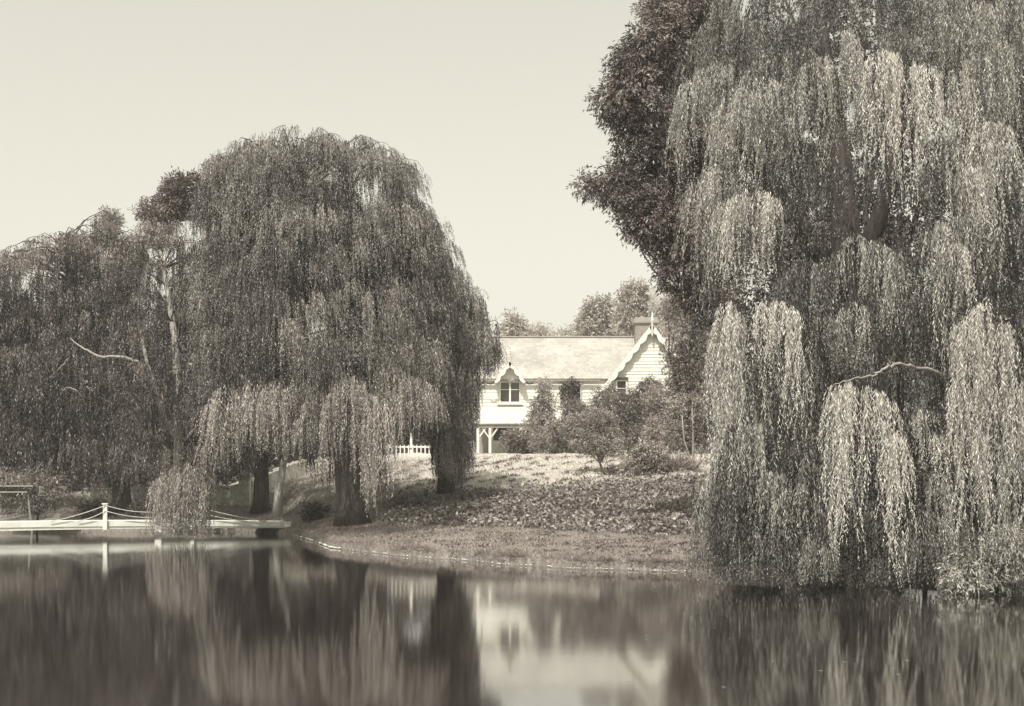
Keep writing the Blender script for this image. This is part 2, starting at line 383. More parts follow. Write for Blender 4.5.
# ================================================================== SETTING
def build_ground():
    pxs = np.concatenate([np.linspace(-2600, -100, 16)[:-1], np.arange(-100, 1130, 5), np.linspace(1130, 3600, 14)])
    rows = []
    for px in pxs:
        s = shore(px)
        d = np.concatenate([[s - 14, s - 6, s - 2, s - .3, s + .0, s + .05, s + .12, s + .22, s + .35, s + .6], s + 1 + np.arange(0, 46, .42), s + 48 + np.arange(0, 50, 4), [s + 120, s + 180, s + 300, 600, 1200, 3500]])
        z = ground(px, d); z[0] = -2.2; z[1] = -1.8
        x = (px - CX) / F * d; rows.append(np.stack([x, d, z], 1))
    A = np.array(rows); nx, ny = A.shape[:2]; V = A.reshape(-1, 3)
    i, j = np.meshgrid(np.arange(nx - 1), np.arange(ny - 1), indexing='ij'); a = (i * ny + j).ravel()
    Fc = np.stack([a, a + ny, a + ny + 1, a + 1], 1)
    px = np.repeat(pxs, ny); d = V[:, 1]
    me = npmesh('ground', V, Fc)
    # zone: 0 lawn, 1 planted bank, 2 dry upper bank
    d1 = np.interp(px, SPX, SD[:, 1]); d2 = np.interp(px, SPX, SD[:, 2]); jit = .8 * wob(V[:, 0] * .9, d * .9)
    slope_on = np.clip((px - 385) / 30, 0, 1) * np.clip((1400 - px) / 100, 0, 1)
    z1 = np.maximum(np.clip((d + jit - d1) / .9, 0, 1) * slope_on, (d < shore(px) + .36) * .9)
    z2 = np.clip((d + jit * 1.2 - d2 + 1.4 - np.clip((px - 560) / 60, 0, 1) * 2.2) / 1.6, 0, 1) * slope_on
    at = me.attributes.new('bank', 'FLOAT', 'POINT'); at.data.foreach_set('value', z1.astype(np.float32))
    at = me.attributes.new('dry', 'FLOAT', 'POINT'); at.data.foreach_set('value', z2.astype(np.float32))
    m, nt, b = new_mat('ground_soil_and_turf')
    tc = nt.nodes.new('ShaderNodeTexCoord')
    def noise(s, det=6):
        n = nt.nodes.new('ShaderNodeTexNoise'); n.inputs['Scale'].default_value = s; n.inputs['Detail'].default_value = det; n.inputs['Roughness'].default_value = .7
        nt.links.new(tc.outputs['Object'], n.inputs['Vector']); return n
    n1 = noise(1.3); n2 = noise(9); n3 = noise(3)
    lawn = ramp(nt, n1.outputs['Fac'], [(.3, sep(.22, True)), (.7, sep(.36, True))])
    soil = ramp(nt, n2.outputs['Fac'], [(.35, sep(.08, True)), (.7, sep(.26, True))])
    dry = ramp(nt, n3.outputs['Fac'], [(.35, sep(.36)), (.7, sep(.58))])
    def mixc(fac, a_, b_):
        x = nt.nodes.new('ShaderNodeMix'); x.data_type = 'RGBA'; nt.links.new(fac, x.inputs[0]); nt.links.new(a_, x.inputs[6]); nt.links.new(b_, x.inputs[7]); return x.outputs[2]
    a1 = nt.nodes.new('ShaderNodeAttribute'); a1.attribute_name = 'bank'; a2 = nt.nodes.new('ShaderNodeAttribute'); a2.attribute_name = 'dry'
    c = mixc(a2.outputs['Fac'], mixc(a1.outputs['Fac'], lawn.outputs[0], soil.outputs[0]), dry.outputs[0])
    nt.links.new(c, b.inputs['Base Color']); b.inputs['Roughness'].default_value = .95; b.inputs['Specular IOR Level'].default_value = .1
    bp = nt.nodes.new('ShaderNodeBump'); bp.inputs['Strength'].default_value = .7; bp.inputs['Distance'].default_value = .05
    nt.links.new(n2.outputs['Fac'], bp.inputs['Height']); nt.links.new(bp.outputs[0], b.inputs['Normal'])
    tag(link('ground', me, m, None, True), kind='structure')
    # bed of the lake and the near bank the photographer stands on
    lb = MB().add([(-3500, -400, -2.5), (3500, -400, -2.5), (3500, 3500, -2.5), (-3500, 3500, -2.5)], [(0, 1, 2, 3)])
    tag(lb.build('lake_bed', MAT['bark']), kind='structure')
    nb = MB(); ys = [-400, -30, -2, 1.5, 2.6, 3.4, 6]; zs = [1.5, .6, .45, .4, .25, -.3, -2.3]
    for k in range(6): nb.add([(-900, ys[k], zs[k]), (900, ys[k], zs[k]), (900, ys[k + 1], zs[k + 1]), (-900, ys[k + 1], zs[k + 1])], [(0, 1, 2, 3)])
    tag(nb.build('near_bank_ground', surf('near_turf', .1, .2, 2)), kind='structure')
build_ground()

def build_water():
    me = bpy.data.meshes.new('water'); me.from_pydata([(-3000, -390, 0), (3000, -390, 0), (3000, 300, 0), (-3000, 300, 0)], [], [(0, 1, 2, 3)])
    m, nt, b = new_mat('lake_water')
    b.inputs['Base Color'].default_value = (.012, .007, .006, 1); b.inputs['IOR'].default_value = 2.0; b.inputs['Coat Weight'].default_value = .55; b.inputs['Coat Roughness'].default_value = .065; b.inputs['Coat IOR'].default_value = 1.5
    tc = nt.nodes.new('ShaderNodeTexCoord')
    nr = nt.nodes.new('ShaderNodeTexNoise'); nr.inputs['Scale'].default_value = .16; nr.inputs['Detail'].default_value = 3
    mp = nt.nodes.new('ShaderNodeMapping'); mp.inputs['Scale'].default_value = (.35, 1, 1)
    nt.links.new(tc.outputs['Object'], mp.inputs[0]); nt.links.new(mp.outputs[0], nr.inputs['Vector'])
    mr = nt.nodes.new('ShaderNodeMapRange'); mr.inputs[1].default_value = .35; mr.inputs[2].default_value = .7; mr.inputs[3].default_value = .05; mr.inputs[4].default_value = .095
    nt.links.new(nr.outputs['Fac'], mr.inputs[0]); nt.links.new(mr.outputs[0], b.inputs['Roughness'])
    n = nt.nodes.new('ShaderNodeTexNoise'); n.inputs['Scale'].default_value = 2.2; n.inputs['Detail'].default_value = 2
    mp2 = nt.nodes.new('ShaderNodeMapping'); mp2.inputs['Scale'].default_value = (.6, 1.0, 1)
    nt.links.new(tc.outputs['Object'], mp2.inputs[0]); nt.links.new(mp2.outputs[0], n.inputs['Vector'])
    bp = nt.nodes.new('ShaderNodeBump'); bp.inputs['Strength'].default_value = .012; bp.inputs['Distance'].default_value = .05
    nt.links.new(n.outputs['Fac'], bp.inputs['Height']); nt.links.new(bp.outputs[0], b.inputs['Normal'])
    tag(link('water', me, m), kind='structure')
build_water()

# ---------------------------------------------------------------- ground cover
def scatter(n, pr, s0, s1, f=None):
    """n points: columns pr, fraction range s0..s1 between stations; returns px, d"""
    px = rng.uniform(pr[0], pr[1], n)
    lo = np.array([np.interp(px, SPX, SD[:, int(s0)]), np.interp(px, SPX, SD[:, int(s0) + 1])]); fr = s0 - int(s0)
    a = lo[0] * (1 - fr) + lo[1] * fr
    if int(s0) == 0 and fr == 0: a = shore(px) + .12
    lo = np.array([np.interp(px, SPX, SD[:, int(s1)]), np.interp(px, SPX, SD[:, min(int(s1) + 1, 7)])]); fr = s1 - int(s1)
    b = lo[0] * (1 - fr) + lo[1] * fr
    return px, a + (b - a) * rng.random(n)
def cover(name, n, pr, s0, s1, ll, lw, up, m, tone, label=None, cat=None, lift=0, clump=1, cr=.1, mask=None):
    px, d = scatter(n // clump, pr, s0, s1)
    if mask is not None:
        k = mask(px, d); px, d = px[k], d[k]
    x = (px - CX) / F * d
    x = np.repeat(x, clump) + rng.normal(0, cr, len(x) * clump) * (clump > 1); y = np.repeat(d, clump) + rng.normal(0, cr, len(d) * clump) * (clump > 1)
    z = ground(CX + F * x / y, y) + rng.uniform(0, 1, len(x)) * lift
    B = np.stack([x, y, z], 1); ok = z > .02; B = B[ok]
    D = rng.normal(0, 1, (len(B), 3)); D[:, 2] = np.abs(D[:, 2]) * .3 + up
    t = tone(B) + rng.normal(0, .13, len(B))
    p = leaves(B, D, ll * rng.uniform(.5, 1.3, len(B)), lw * rng.uniform(.7, 1.3, len(B)), np.clip(t, 0, 1))
    o = leaf_obj(name, [p], m, None)
    tag(o, label, cat, kind='stuff'); return o
w2 = lambda B, s: .5 + .5 * wob(B[:, 0] * s, B[:, 1] * s)
cover('lawn_grass', 190000, (285, 720), 0, 1.15, .055, .012, 1.3, MAT['grass'], lambda B: .35 + .35 * w2(B, .8), 'mown grass of the lawn strip along the curving shore', 'grass')
cover('shore_grass', 26000, (285, 730), 0, .05, .16, .014, .8, MAT['grass'], lambda B: .1 + .5 * w2(B, 2.3), 'longer ragged grass overhanging the water along the lawn edge', 'grass', clump=9, cr=.07,
      mask=lambda px, d: np.sin(px * .21) + np.sin(px * .077 + 1) + .8 * np.sin(px * .53) > -.6)
cover('weeds', 9000, (300, 720), .1, 1.1, .09, .04, .7, MAT['ivy'], lambda B: .1 + .3 * w2(B, 2.3), 'low broad weeds and worn dark patches scattered through the lawn', 'weeds', clump=22, cr=.12, lift=.02)
cover('bank_grass', 90000, (60, 420), 0.1, 3.0, .12, .02, 1.6, MAT['grass'], lambda B: .15 + .4 * w2(B, .7), 'rough grass growing on the bank under the willows', 'grass')
cover('ivy', 110000, (388, 1050), .93, 2.5, .13, .085, .35, MAT['ivy'], lambda B: .15 + .8 * w2(B, 1.7) * rng.random(len(B)), 'mottled dark ivy covering the lower slope above the lawn', 'ivy', lift=.16, clump=6, cr=.13,
      mask=lambda px, d: (wob((px - CX) / F * d * 2.1, d * 2.1) > -.45) & (d + 1.5 * wob((px - CX) / F * d * .9, d * .9) < np.interp(px, SPX, SD[:, 2]) - 1.9 + 2.6 * rng.random(len(px)) ** 2 + np.clip((px - 560) / 60, 0, 1) * 2.2) & (d + .9 * wob(px * .09, px * .05) > np.interp(px, SPX, SD[:, 1]) + .4 - .8 * rng.random(len(px))))
cover('dry_grass', 120000, (388, 1000), 1.93, 3.25, .12, .022, 1.1, MAT['drygrass'], lambda B: .45 + .45 * w2(B, 1.1), 'pale dry grass on the sunlit top of the slope', 'grass')
cover('tussock_grass', 25000, (388, 720), 2.0, 3.0, .13, .045, .7, MAT['ivy'], lambda B: .15 + .25 * w2(B, 1.1), 'small dark tufts planted in slanting rows over the pale upper slope', 'grass', clump=24, cr=.09, lift=.06,
      mask=lambda px, d: np.mod((px - CX) / F * d * .8 - (d - 50) * .55 + .15 * wob(px * .05, d), 1.0) < .3)
def stones():
    mb = MB()
    for k in range(190):
        px = random.uniform(292, 700) if k > 60 else random.uniform(296, 340)
        s = float(shore(px)) + random.uniform(-.05, .14); x = (px - CX) / F * s; r = random.uniform(.012, .032) * (1.9 if k < 50 else 1)
        mb.add([(x + r * a * random.uniform(.7, 1.5), s + r * b, .03 + r * c * .7) for a, b, c in ((1, 0, 0), (0, 1, 0), (-1, 0, 0), (0, -1, 0), (0, 0, 1), (0, 0, -1))],
               [(0, 1, 4), (1, 2, 4), (2, 3, 4), (3, 0, 4), (1, 0, 5), (2, 1, 5), (3, 2, 5), (0, 3, 5)])
    tag(mb.build('shore_gravel', MAT['stone'], None, True), 'line of small pale stones edging the lawn at the waterline', 'gravel', kind='stuff')
stones()

# ================================================================== HOUSE
HD = 75.0
def hx(px, d=HD): return (px - CX) / F * d
def hz(py, d=HD): return H + (HY - py) / F * d
def verge(mb, apex, foot, y, wid, scal, n, thick=.07):
    """scalloped bargeboard from apex down to foot, points in (x, z)"""
    ax, az = apex; fx, fz = foot; L = math.hypot(fx - ax, fz - az); ux, uz = (fx - ax) / L, (fz - az) / L
    nx, nz = (-uz, ux) if ux < 0 else (uz, -ux)
    if nz > 0: nx, nz = -nx, -nz
    top = []; bot = []; N = n * 6
    for i in range(N + 1):
        t = i / N; s = abs(math.sin(math.pi * n * t)); w = wid * .55 + scal * s
        top.append((ax + ux * L * t, az + uz * L * t)); bot.append((top[-1][0] + nx * w, top[-1][1] + nz * w))
    for i in range(N): mb.prism([top[i], top[i + 1], bot[i + 1], bot[i]], y, y + thick)
def build_house():
    gzv = 3.45
    root = empty('house', (hx(560), HD + 3, gzv), 'white weatherboard cottage with long shingled roof and scalloped front gable above the bank', 'house')
    def clap(mb, x0, x1, y, z0, z1, step=.19, t=.03, inner=None):      # overlapping boards, each lapping the one below
        z = z0
        while z < z1 - .01:
            zt = min(z + step, z1); f = inner if inner else (lambda q: (x0, x1))
            a0, b0 = f(z); a1, b1 = f(zt)
            if b0 - a0 > .05:
                a1, b1 = (a1, b1) if b1 - a1 > .02 else ((a1 + b1) / 2 - .01, (a1 + b1) / 2 + .01)
                mb.add([(a0, y - t, z), (b0, y - t, z), (b1, y - .004, zt), (a1, y - .004, zt), (a0, y, z), (b0, y, z)], [(0, 1, 2, 3), (0, 4, 5, 1)])
            z = zt
    ze, zr = hz(376.5), hz(338, 78.5)
    xl, xr = hx(446), hx(672); xw0, xw1 = hx(609, 73), hx(694, 73)
    yb = HD + 7
    # main body: wall planes with openings closed by boards
    w = MB(); w.box(xl, xw0 + .3, HD, yb, gzv - .5, ze + .02)
    xm = xw0; cxw = (xw0 + xw1) / 2
    win = (hx(499.5), hx(520.5), hz(403), hz(381.5)); iv = (hx(563), hx(583), hz(412), hz(381))
    z0 = hz(409)
    segs = [(xl, win[0]), (win[1], iv[0]), (iv[1], xw0)]
    for a, b in segs: clap(w, a, b, HD - .003, z0, ze - .02)
    clap(w, win[0], win[1], HD - .003, z0, win[2])
    w.prism([(xl + .001, ze), (xl + .001, ze), (xl + .001, ze)], HD, HD) if False else None
    w.add([(xl, HD, ze), (xl, yb, ze), (xl, HD + 3.5, zr - .12)], [(0, 1, 2)])
    w.build('wall', MAT['plaster'], root)
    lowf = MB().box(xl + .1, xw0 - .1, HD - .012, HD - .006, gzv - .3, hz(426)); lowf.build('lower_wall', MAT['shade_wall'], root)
    # gable wing, standing forward
    gy = 73.0; ga = hz(326.5, gy); ge = hz(381, gy)
    g = MB(); g.box(xw0, xw1, gy, HD + 3.4, gzv - .5, ge); g.prism([(xw0, ge), (xw1, ge), (cxw, ga - .05)], gy, HD + 3.4)
    slope = (ga - ge) / (cxw - xw0)
    def inn(z):
        if z <= ge: return xw0, xw1
        k = (z - ge) / slope; return xw0 + k, xw1 - k
    clap(g, xw0, xw1, gy - .003, gzv + .3, ga - .25, inner=inn)
    g.build('gable_wall', MAT['plaster'], root)
    # roofs
    r = MB(); ov = .22
    ys, ye = HD - ov, HD + 3.5; zs = ze - ov * (zr - ze) / 3.5
    r.slab([(xl - .3, ys, zs + .03), (xw1 - .6, ys, zs + .03), (xw1 - .6, ye, zr + .03), (xl - .3, ye, zr + .03)], .07)
    r.slab([(xl - .3, ye, zr + .03), (xw1 - .6, ye, zr + .03), (xw1 - .6, yb + ov, zs + .03), (xl - .3, yb + ov, zs + .03)], .07)
    r.build('roof', MAT['roof'], root)
    gr = MB(); yo = gy - .26; zx = .35
    gr.slab([(cxw, yo, ga + .08), (cxw, HD + 3.5, ga + .08), (xw0 - zx, HD + 3.5, ge - zx * slope + .08), (xw0 - zx, yo, ge - zx * slope + .08)], .07)
    gr.slab([(xw1 + zx, yo, ge - zx * slope + .08), (xw1 + zx, HD + 3.5, ge - zx * slope + .08), (cxw, HD + 3.5, ga + .08), (cxw, yo, ga + .08)], .07)
    gr.build('gable_roof', MAT['roof'], root)
    MB().box(xl - .3, hx(634, 78.5), ye - .09, ye + .09, zr + .02, zr + .11).build('ridge_capping', MAT['shade_wall'], root, bevel=.02)
    MB().box(xl - .3, xw0 - .4, ys - .1, ys - .005, zs - .13, zs - .03).build('gutter', MAT['brick'], root)
    # big bargeboards and finial
    bb = MB(); verge(bb, (cxw, ga + .12), (xw0 - zx - .12, ge - zx * slope), yo - .09, .34, .11, 7)
    bb.build('bargeboard', MAT['white'], root)
    bb = MB(); verge(bb, (cxw, ga + .12), (xw1 + zx + .12, ge - zx * slope), yo - .09, .34, .11, 7)
    bb.build('bargeboard', MAT['white'], root)
    fn = MB(); fy = yo - .14
    fn.tube([(cxw, fy, ga - .65), (cxw, fy, ga - .5), (cxw, fy, ga + .25), (cxw, fy, ga + .32), (cxw, fy, ga + .4), (cxw, fy, ga + .75)], [.02, .06, .06, .1, .05, .015], 8)
    fn.build('finial', MAT['white'], root, True)
    # scroll at gutter end of the bargeboard
    MB().tube([(xw0 - zx - .05, yo - .05, ge - .55), (xw0 - zx - .28, yo - .05, ge - .62), (xw0 - zx - .42, yo - .05, ge - .5), (xw0 - zx - .3, yo - .05, ge - .42)], [.05, .045, .04, .02], 6).build('scroll', MAT['white'], root, True)
    # gablet over the upper window
    gx = hx(510); gh = hz(363, 74.6); gb = hz(380, 74.6); hw = hx(523.5) - gx
    d = MB(); d.prism([(gx - hw * .8, gb - .05), (gx + hw * .8, gb - .05), (gx, gh - .1)], HD - .3, HD + 1.2); d.build('gablet_wall', MAT['plaster'], root)
    d = MB()
    d.slab([(gx, HD - .62, gh + .04), (gx, HD + 1.4, gh + .04), (gx - hw * 1.12, HD + 1.4, gb - .12), (gx - hw * 1.12, HD - .62, gb - .12)], .05)
    d.slab([(gx + hw * 1.12, HD - .62, gb - .12), (gx + hw * 1.12, HD + 1.4, gb - .12), (gx, HD + 1.4, gh + .04), (gx, HD - .62, gh + .04)], .05)
    d.build('gablet_roof', MAT['roof'], root)
    for s in (-1, 1):
        d = MB(); verge(d, (gx, gh + .06), (gx + s * hw * 1.15, gb - .14), HD - .70, .2, .08, 3, .05); d.build('gablet_bargeboard', MAT['white'], root)
        d = MB(); x = gx + s * hw * 1.15
        d.tube([(x, HD - .66, gb - .12), (x + s * .2, HD - .66, gb - .24), (x + s * .42, HD - .66, gb - .2), (x + s * .46, HD - .66, gb - .1)], [.05, .05, .04, .02], 6); d.build('scroll', MAT['darkwood'], root, True)
    # windows
    def window(x0, x1, za, zb, y, lights=2, hood=True):
        wm = MB(); t = .07
        wm.box(x0, x0 + t, y - .08, y - .003, za, zb); wm.box(x1 - t, x1, y - .08, y - .003, za, zb)
        wm.box(x0 + t, x1 - t, y - .08, y - .003, zb - t, zb); wm.box(x0 + t, x1 - t, y - .08, y - .003, za, za + t)
        xm = (x0 + x1) / 2
        if lights == 2: wm.box(xm - .05, xm + .05, y - .09, y - .003, za + t, zb - t)
        f = wm.build('window', MAT['white'], root)
        MB().box(x0 + t, x1 - t, y - .035, y - .02, za + t, zb - t).build('pane', MAT['glass'], f)
        bar = MB(); zz = za + (zb - za) * .62
        bar.box(x0 + t, x1 - t, y - .06, y - .036, zz - .015, zz + .015)
        bar.build('glazing_bar', MAT['white'], f)
        MB().box(x0 - .12, x1 + .12, y - .2, y - .0035, za - .1, za - .003).build('sill', MAT['white'], f)
        if hood: MB().box(x0 - .05, x1 + .05, y - .16, y - .004, zb + .003, zb + .15).build('window_head', MAT['darkwood'], f)
        # curtain behind the right light
        return f
    window(win[0], win[1], win[2], win[3], HD)
    window(iv[0] + .1, iv[1] - .1, iv[2], iv[3], HD)
    wf = window(hx(616, gy), hx(627, gy), hz(402, gy), hz(380, gy), gy, 1)
    window(hx(640, gy), hx(660, gy), hz(412, gy), hz(385, gy), gy)
    # chimney
    cx0, cx1 = hx(634.5, 78), hx(656, 78)
    c = MB(); ct = hz(318.5, 78)
    c.box(cx0, cx1, 77.4, 78.6, zr - 1.6, ct - .42); ch = c.build('chimney', MAT['brick'], root)
    MB().box(cx0 - .05, cx1 + .05, 77.35, 78.65, ct - .42, ct - .34).box(cx0 - .11, cx1 + .11, 77.29, 78.71, ct - .337, ct - .12).box(cx0 - .03, cx1 + .03, 77.37, 78.63, ct - .117, ct).build('cap', MAT['shade_wall'], ch)
    # veranda
    vy = 72.5; vz = hz(423, vy); vt = hz(406.5); vx0, vx1 = hx(474, vy), hx(606, vy)
    v = MB(); v.slab([(vx0 - .1, vy - .2, vz - .03), (vx1, vy - .2, vz - .03), (vx1 - .2, HD - .04, vt), (vx0 + .15, HD - .04, vt)], .05)
    v.build('veranda_roof', surf('veranda_sheet', .46, .58, 1.5, .6, .05), root)
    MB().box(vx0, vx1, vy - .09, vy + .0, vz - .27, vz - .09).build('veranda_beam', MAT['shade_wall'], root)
    fl = gzv - .02
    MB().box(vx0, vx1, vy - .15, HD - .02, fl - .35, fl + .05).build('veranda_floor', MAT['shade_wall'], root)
    for px in (478, 490, 520.5, 548, 576, 600):
        x = hx(px, vy); p = MB().box(x - .075, x + .075, vy - .09, vy + .06, fl + .053, vz - .273).build('veranda_post', MAT['white'], root, bevel=.015)
        q = MB()
        for s in (-1, 1):
            q.tube([(x + s * .06, vy, vz - .8), (x + s * .2, vy, vz - .62), (x + s * .4, vy, vz - .32), (x + s * .43, vy, vz - .275)], .045, 6)
        q.build('bracket', MAT['white'], p)
    # ground floor openings in the shade
    for px in (500, 530):
        x = hx(px); f = MB().box(x - .5, x + .5, HD - .07, HD - .013, fl + .1, fl + 1.72).build('door', MAT['white'], root)
        MB().box(x - .38, x + .38, HD - .09, HD - .073, fl + .85, fl + 1.6).build('pane', MAT['glass'], f)
    # thin drain pipe
    x = hx(481); MB().tube([(x, HD - .1, ze - .2), (x + .05, HD - .1, vt + .2)], .035, 6).build('drainpipe', MAT['iron'], root)
build_house()

def smoke():
    mb = MB(); cs = []; top = hz(318, 78)
    n = 12; vs = []
    x0 = hx(650, 78)
    pts = [(x0 + .06 * k + .05 * math.sin(k), 78, top - .02 + k * .215) for k in range(11)]
    rad = [.16, .22, .26, .33, .38, .45, .52, .6, .64, .6, .3]
    mb.tube(pts, rad, 14)
    m, nt, b = new_mat('smoke_volume'); nt.nodes.remove(b)
    v = nt.nodes.new('ShaderNodeVolumePrincipled'); v.inputs['Color'].default_value = (.97, .96, .9, 1)
    tc = nt.nodes.new('ShaderNodeTexCoord'); nz = nt.nodes.new('ShaderNodeTexNoise'); nz.inputs['Scale'].default_value = 1.6; nz.inputs['Detail'].default_value = 3
    nt.links.new(tc.outputs['Object'], nz.inputs['Vector'])
    sx = nt.nodes.new('ShaderNodeSeparateXYZ'); nt.links.new(tc.outputs['Object'], sx.inputs[0])
    hr = nt.nodes.new('ShaderNodeMapRange'); hr.inputs[1].default_value = top; hr.inputs[2].default_value = top + 2.2; hr.inputs[3].default_value = 1.5; hr.inputs[4].default_value = .12
    nt.links.new(sx.outputs[2], hr.inputs[0])
    r = nt.nodes.new('ShaderNodeMapRange'); r.inputs[1].default_value = .38; r.inputs[2].default_value = .65; r.inputs[3].default_value = .15; r.inputs[4].default_value = 1.6
    nt.links.new(nz.outputs['Fac'], r.inputs[0])
    mu = nt.nodes.new('ShaderNodeMath'); mu.operation = 'MULTIPLY'; nt.links.new(r.outputs[0], mu.inputs[0]); nt.links.new(hr.outputs[0], mu.inputs[1])
    nt.links.new(mu.outputs[0], v.inputs['Density']); nt.links.new(v.outputs[0], nt.nodes['Material Output'].inputs['Volume'])
    tag(mb.build('smoke', m, None, True), 'thin plume of pale smoke rising from the cottage chimney', 'smoke', kind='stuff')
smoke()

# ================================================================== BRIDGE, FENCE, WALL
def build_bridge():
    a = np.array([(-40 - CX) / F * 44.0, 44.0]); b = np.array([(291 - CX) / F * 48.4, 48.4]); u = (b - a) / np.linalg.norm(b - a); nrm = np.array([-u[1], u[0]])
    L = np.linalg.norm(b - a)
    root = empty('footbridge', (a[0], a[1], .3), 'low white wooden footbridge with rope handrails crossing the water at left', 'bridge')
    def top(s):                                  # deck height along the bridge, slightly cambered
        t = s / L; return .53 + .05 * math.sin(math.pi * t) - .10 * t
    def plank_strip(n0, n1, z0, z1, name, m):
        mb = MB(); N = 30
        for k in range(N):
            s0, s1 = L * k / N, L * (k + 1) / N - (.012 if name == 'deck' else 0)
            q = []
            for s in (s0, s1):
                c = a + u * s
                if name == 'side_beam': z0 = -.29 + .07 * s / L
                q += [(c[0] + nrm[0] * n0, c[1] + nrm[1] * n0, top(s) + z0), (c[0] + nrm[0] * n1, c[1] + nrm[1] * n1, top(s) + z0),
                      (c[0] + nrm[0] * n1, c[1] + nrm[1] * n1, top(s) + z1), (c[0] + nrm[0] * n0, c[1] + nrm[1] * n0, top(s) + z1)]
            mb.add(q, [(0, 1, 2, 3), (7, 6, 5, 4), (0, 4, 5, 1), (1, 5, 6, 2), (2, 6, 7, 3), (3, 7, 4, 0)])
        return mb.build(name, m, root)
    plank_strip(0, 1.25, -.07, 0, 'deck', MAT['whitewood'])
    plank_strip(-.06, -.002, -.17, .02, 'fascia', MAT['white'])
    plank_strip(-.03, .04, -.29, -.175, 'side_beam', MAT['whitewood'])
    plank_strip(1.253, 1.31, -.28, .02, 'far_fascia', MAT['white'])
    def at(s, n, z): c = a + u * s + nrm * n; return (c[0], c[1], z)
    def s_of(px):
        k = (px - CX) / F; return (k * a[1] - a[0]) / (u[0] - k * u[1])
    posts = []
    for px in (105, 192):
        s = s_of(px); t0 = top(s); c = at(s, -.1, 0)
        p = MB().box(c[0] - .075, c[0] + .075, c[1] - .045, c[1] + .035, t0 - .30, t0 + .60).build('post', MAT['white'], root, bevel=.012)
        MB().box(c[0] - .1, c[0] + .1, c[1] - .07, c[1] + .06, t0 + .603, t0 + .65).build('cap', MAT['white'], p)
        posts.append((s, t0))
    def rope(p, q, sag, r=.015):
        p, q = np.array(p), np.array(q); t = np.linspace(0, 1, 14)[:, None]; pts = p * (1 - t) + q * t; pts[:, 2] -= sag * 4 * (t * (1 - t))[:, 0]
        MB().tube(pts, r, 6).build('rope', MAT['rope'], root, True)
    s1, z1 = posts[0]; s2, z2 = posts[1]
    for dz, off in ((.57, 0), (.38, .9)):
        sl = s_of(50) + off; sr = s_of(266) - off * .8
        rope(at(s1, -.16, z1 + dz), at(sl, -.12, top(sl) + .02), .05)
        rope(at(s1, -.16, z1 + dz), at(s2, -.16, z2 + dz), .24)
        rope(at(s2, -.16, z2 + dz), at(sr, -.12, top(sr) + .02), .05)
    for px in (-20,):                   # piers in the water
        s = s_of(px)
        MB().box(at(s, 0, 0)[0] - .17, at(s, 0, 0)[0] + .17, at(s, 0, 0)[1] + .45, at(s, 0, 0)[1] + 1.0, -2.4, top(s) - .345).build('pier', MAT['darkwood'], root)
    s = s_of(158); c = at(s, -.09, 0)
    MB().box(c[0] - .12, c[0] + .12, c[1] - .05, c[1] + .02, top(s) - .40, top(s) - .17).build('joint_block', MAT['white'], root, bevel=.02)
build_bridge()

def build_fence():
    a, b = gp(386, 66), gp(437, 66); root = empty('picket_fence', a, 'short white picket fence below the cottage, left of the dark willow trunk', 'fence')
    z0 = min(a[2], b[2]); zt = P(400, 447, 66)[2]
    MB().box(a[0], b[0], 65.97, 66.03, zt - .04, zt + .05).build('top_rail', MAT['white'], root)
    MB().box(a[0], b[0], 65.98, 66.02, zt - .62, zt - .55).build('bottom_rail', MAT['white'], root)
    x = a[0] + .1
    while x < b[0]:
        MB().prism([(x - .03, z0 - .1), (x + .03, z0 - .1), (x + .03, zt + .06), (x, zt + .12), (x - .03, zt + .06)], 65.93, 65.965).build('picket', MAT['white'], root); x += .21
    for px in (388, 411, 434):
        x = hx(px, 66); MB().box(x - .06, x + .06, 66.035, 66.15, z0 - .2, zt + (.95 if px == 411 else .15)).build('post', MAT['white'], root)
build_fence()

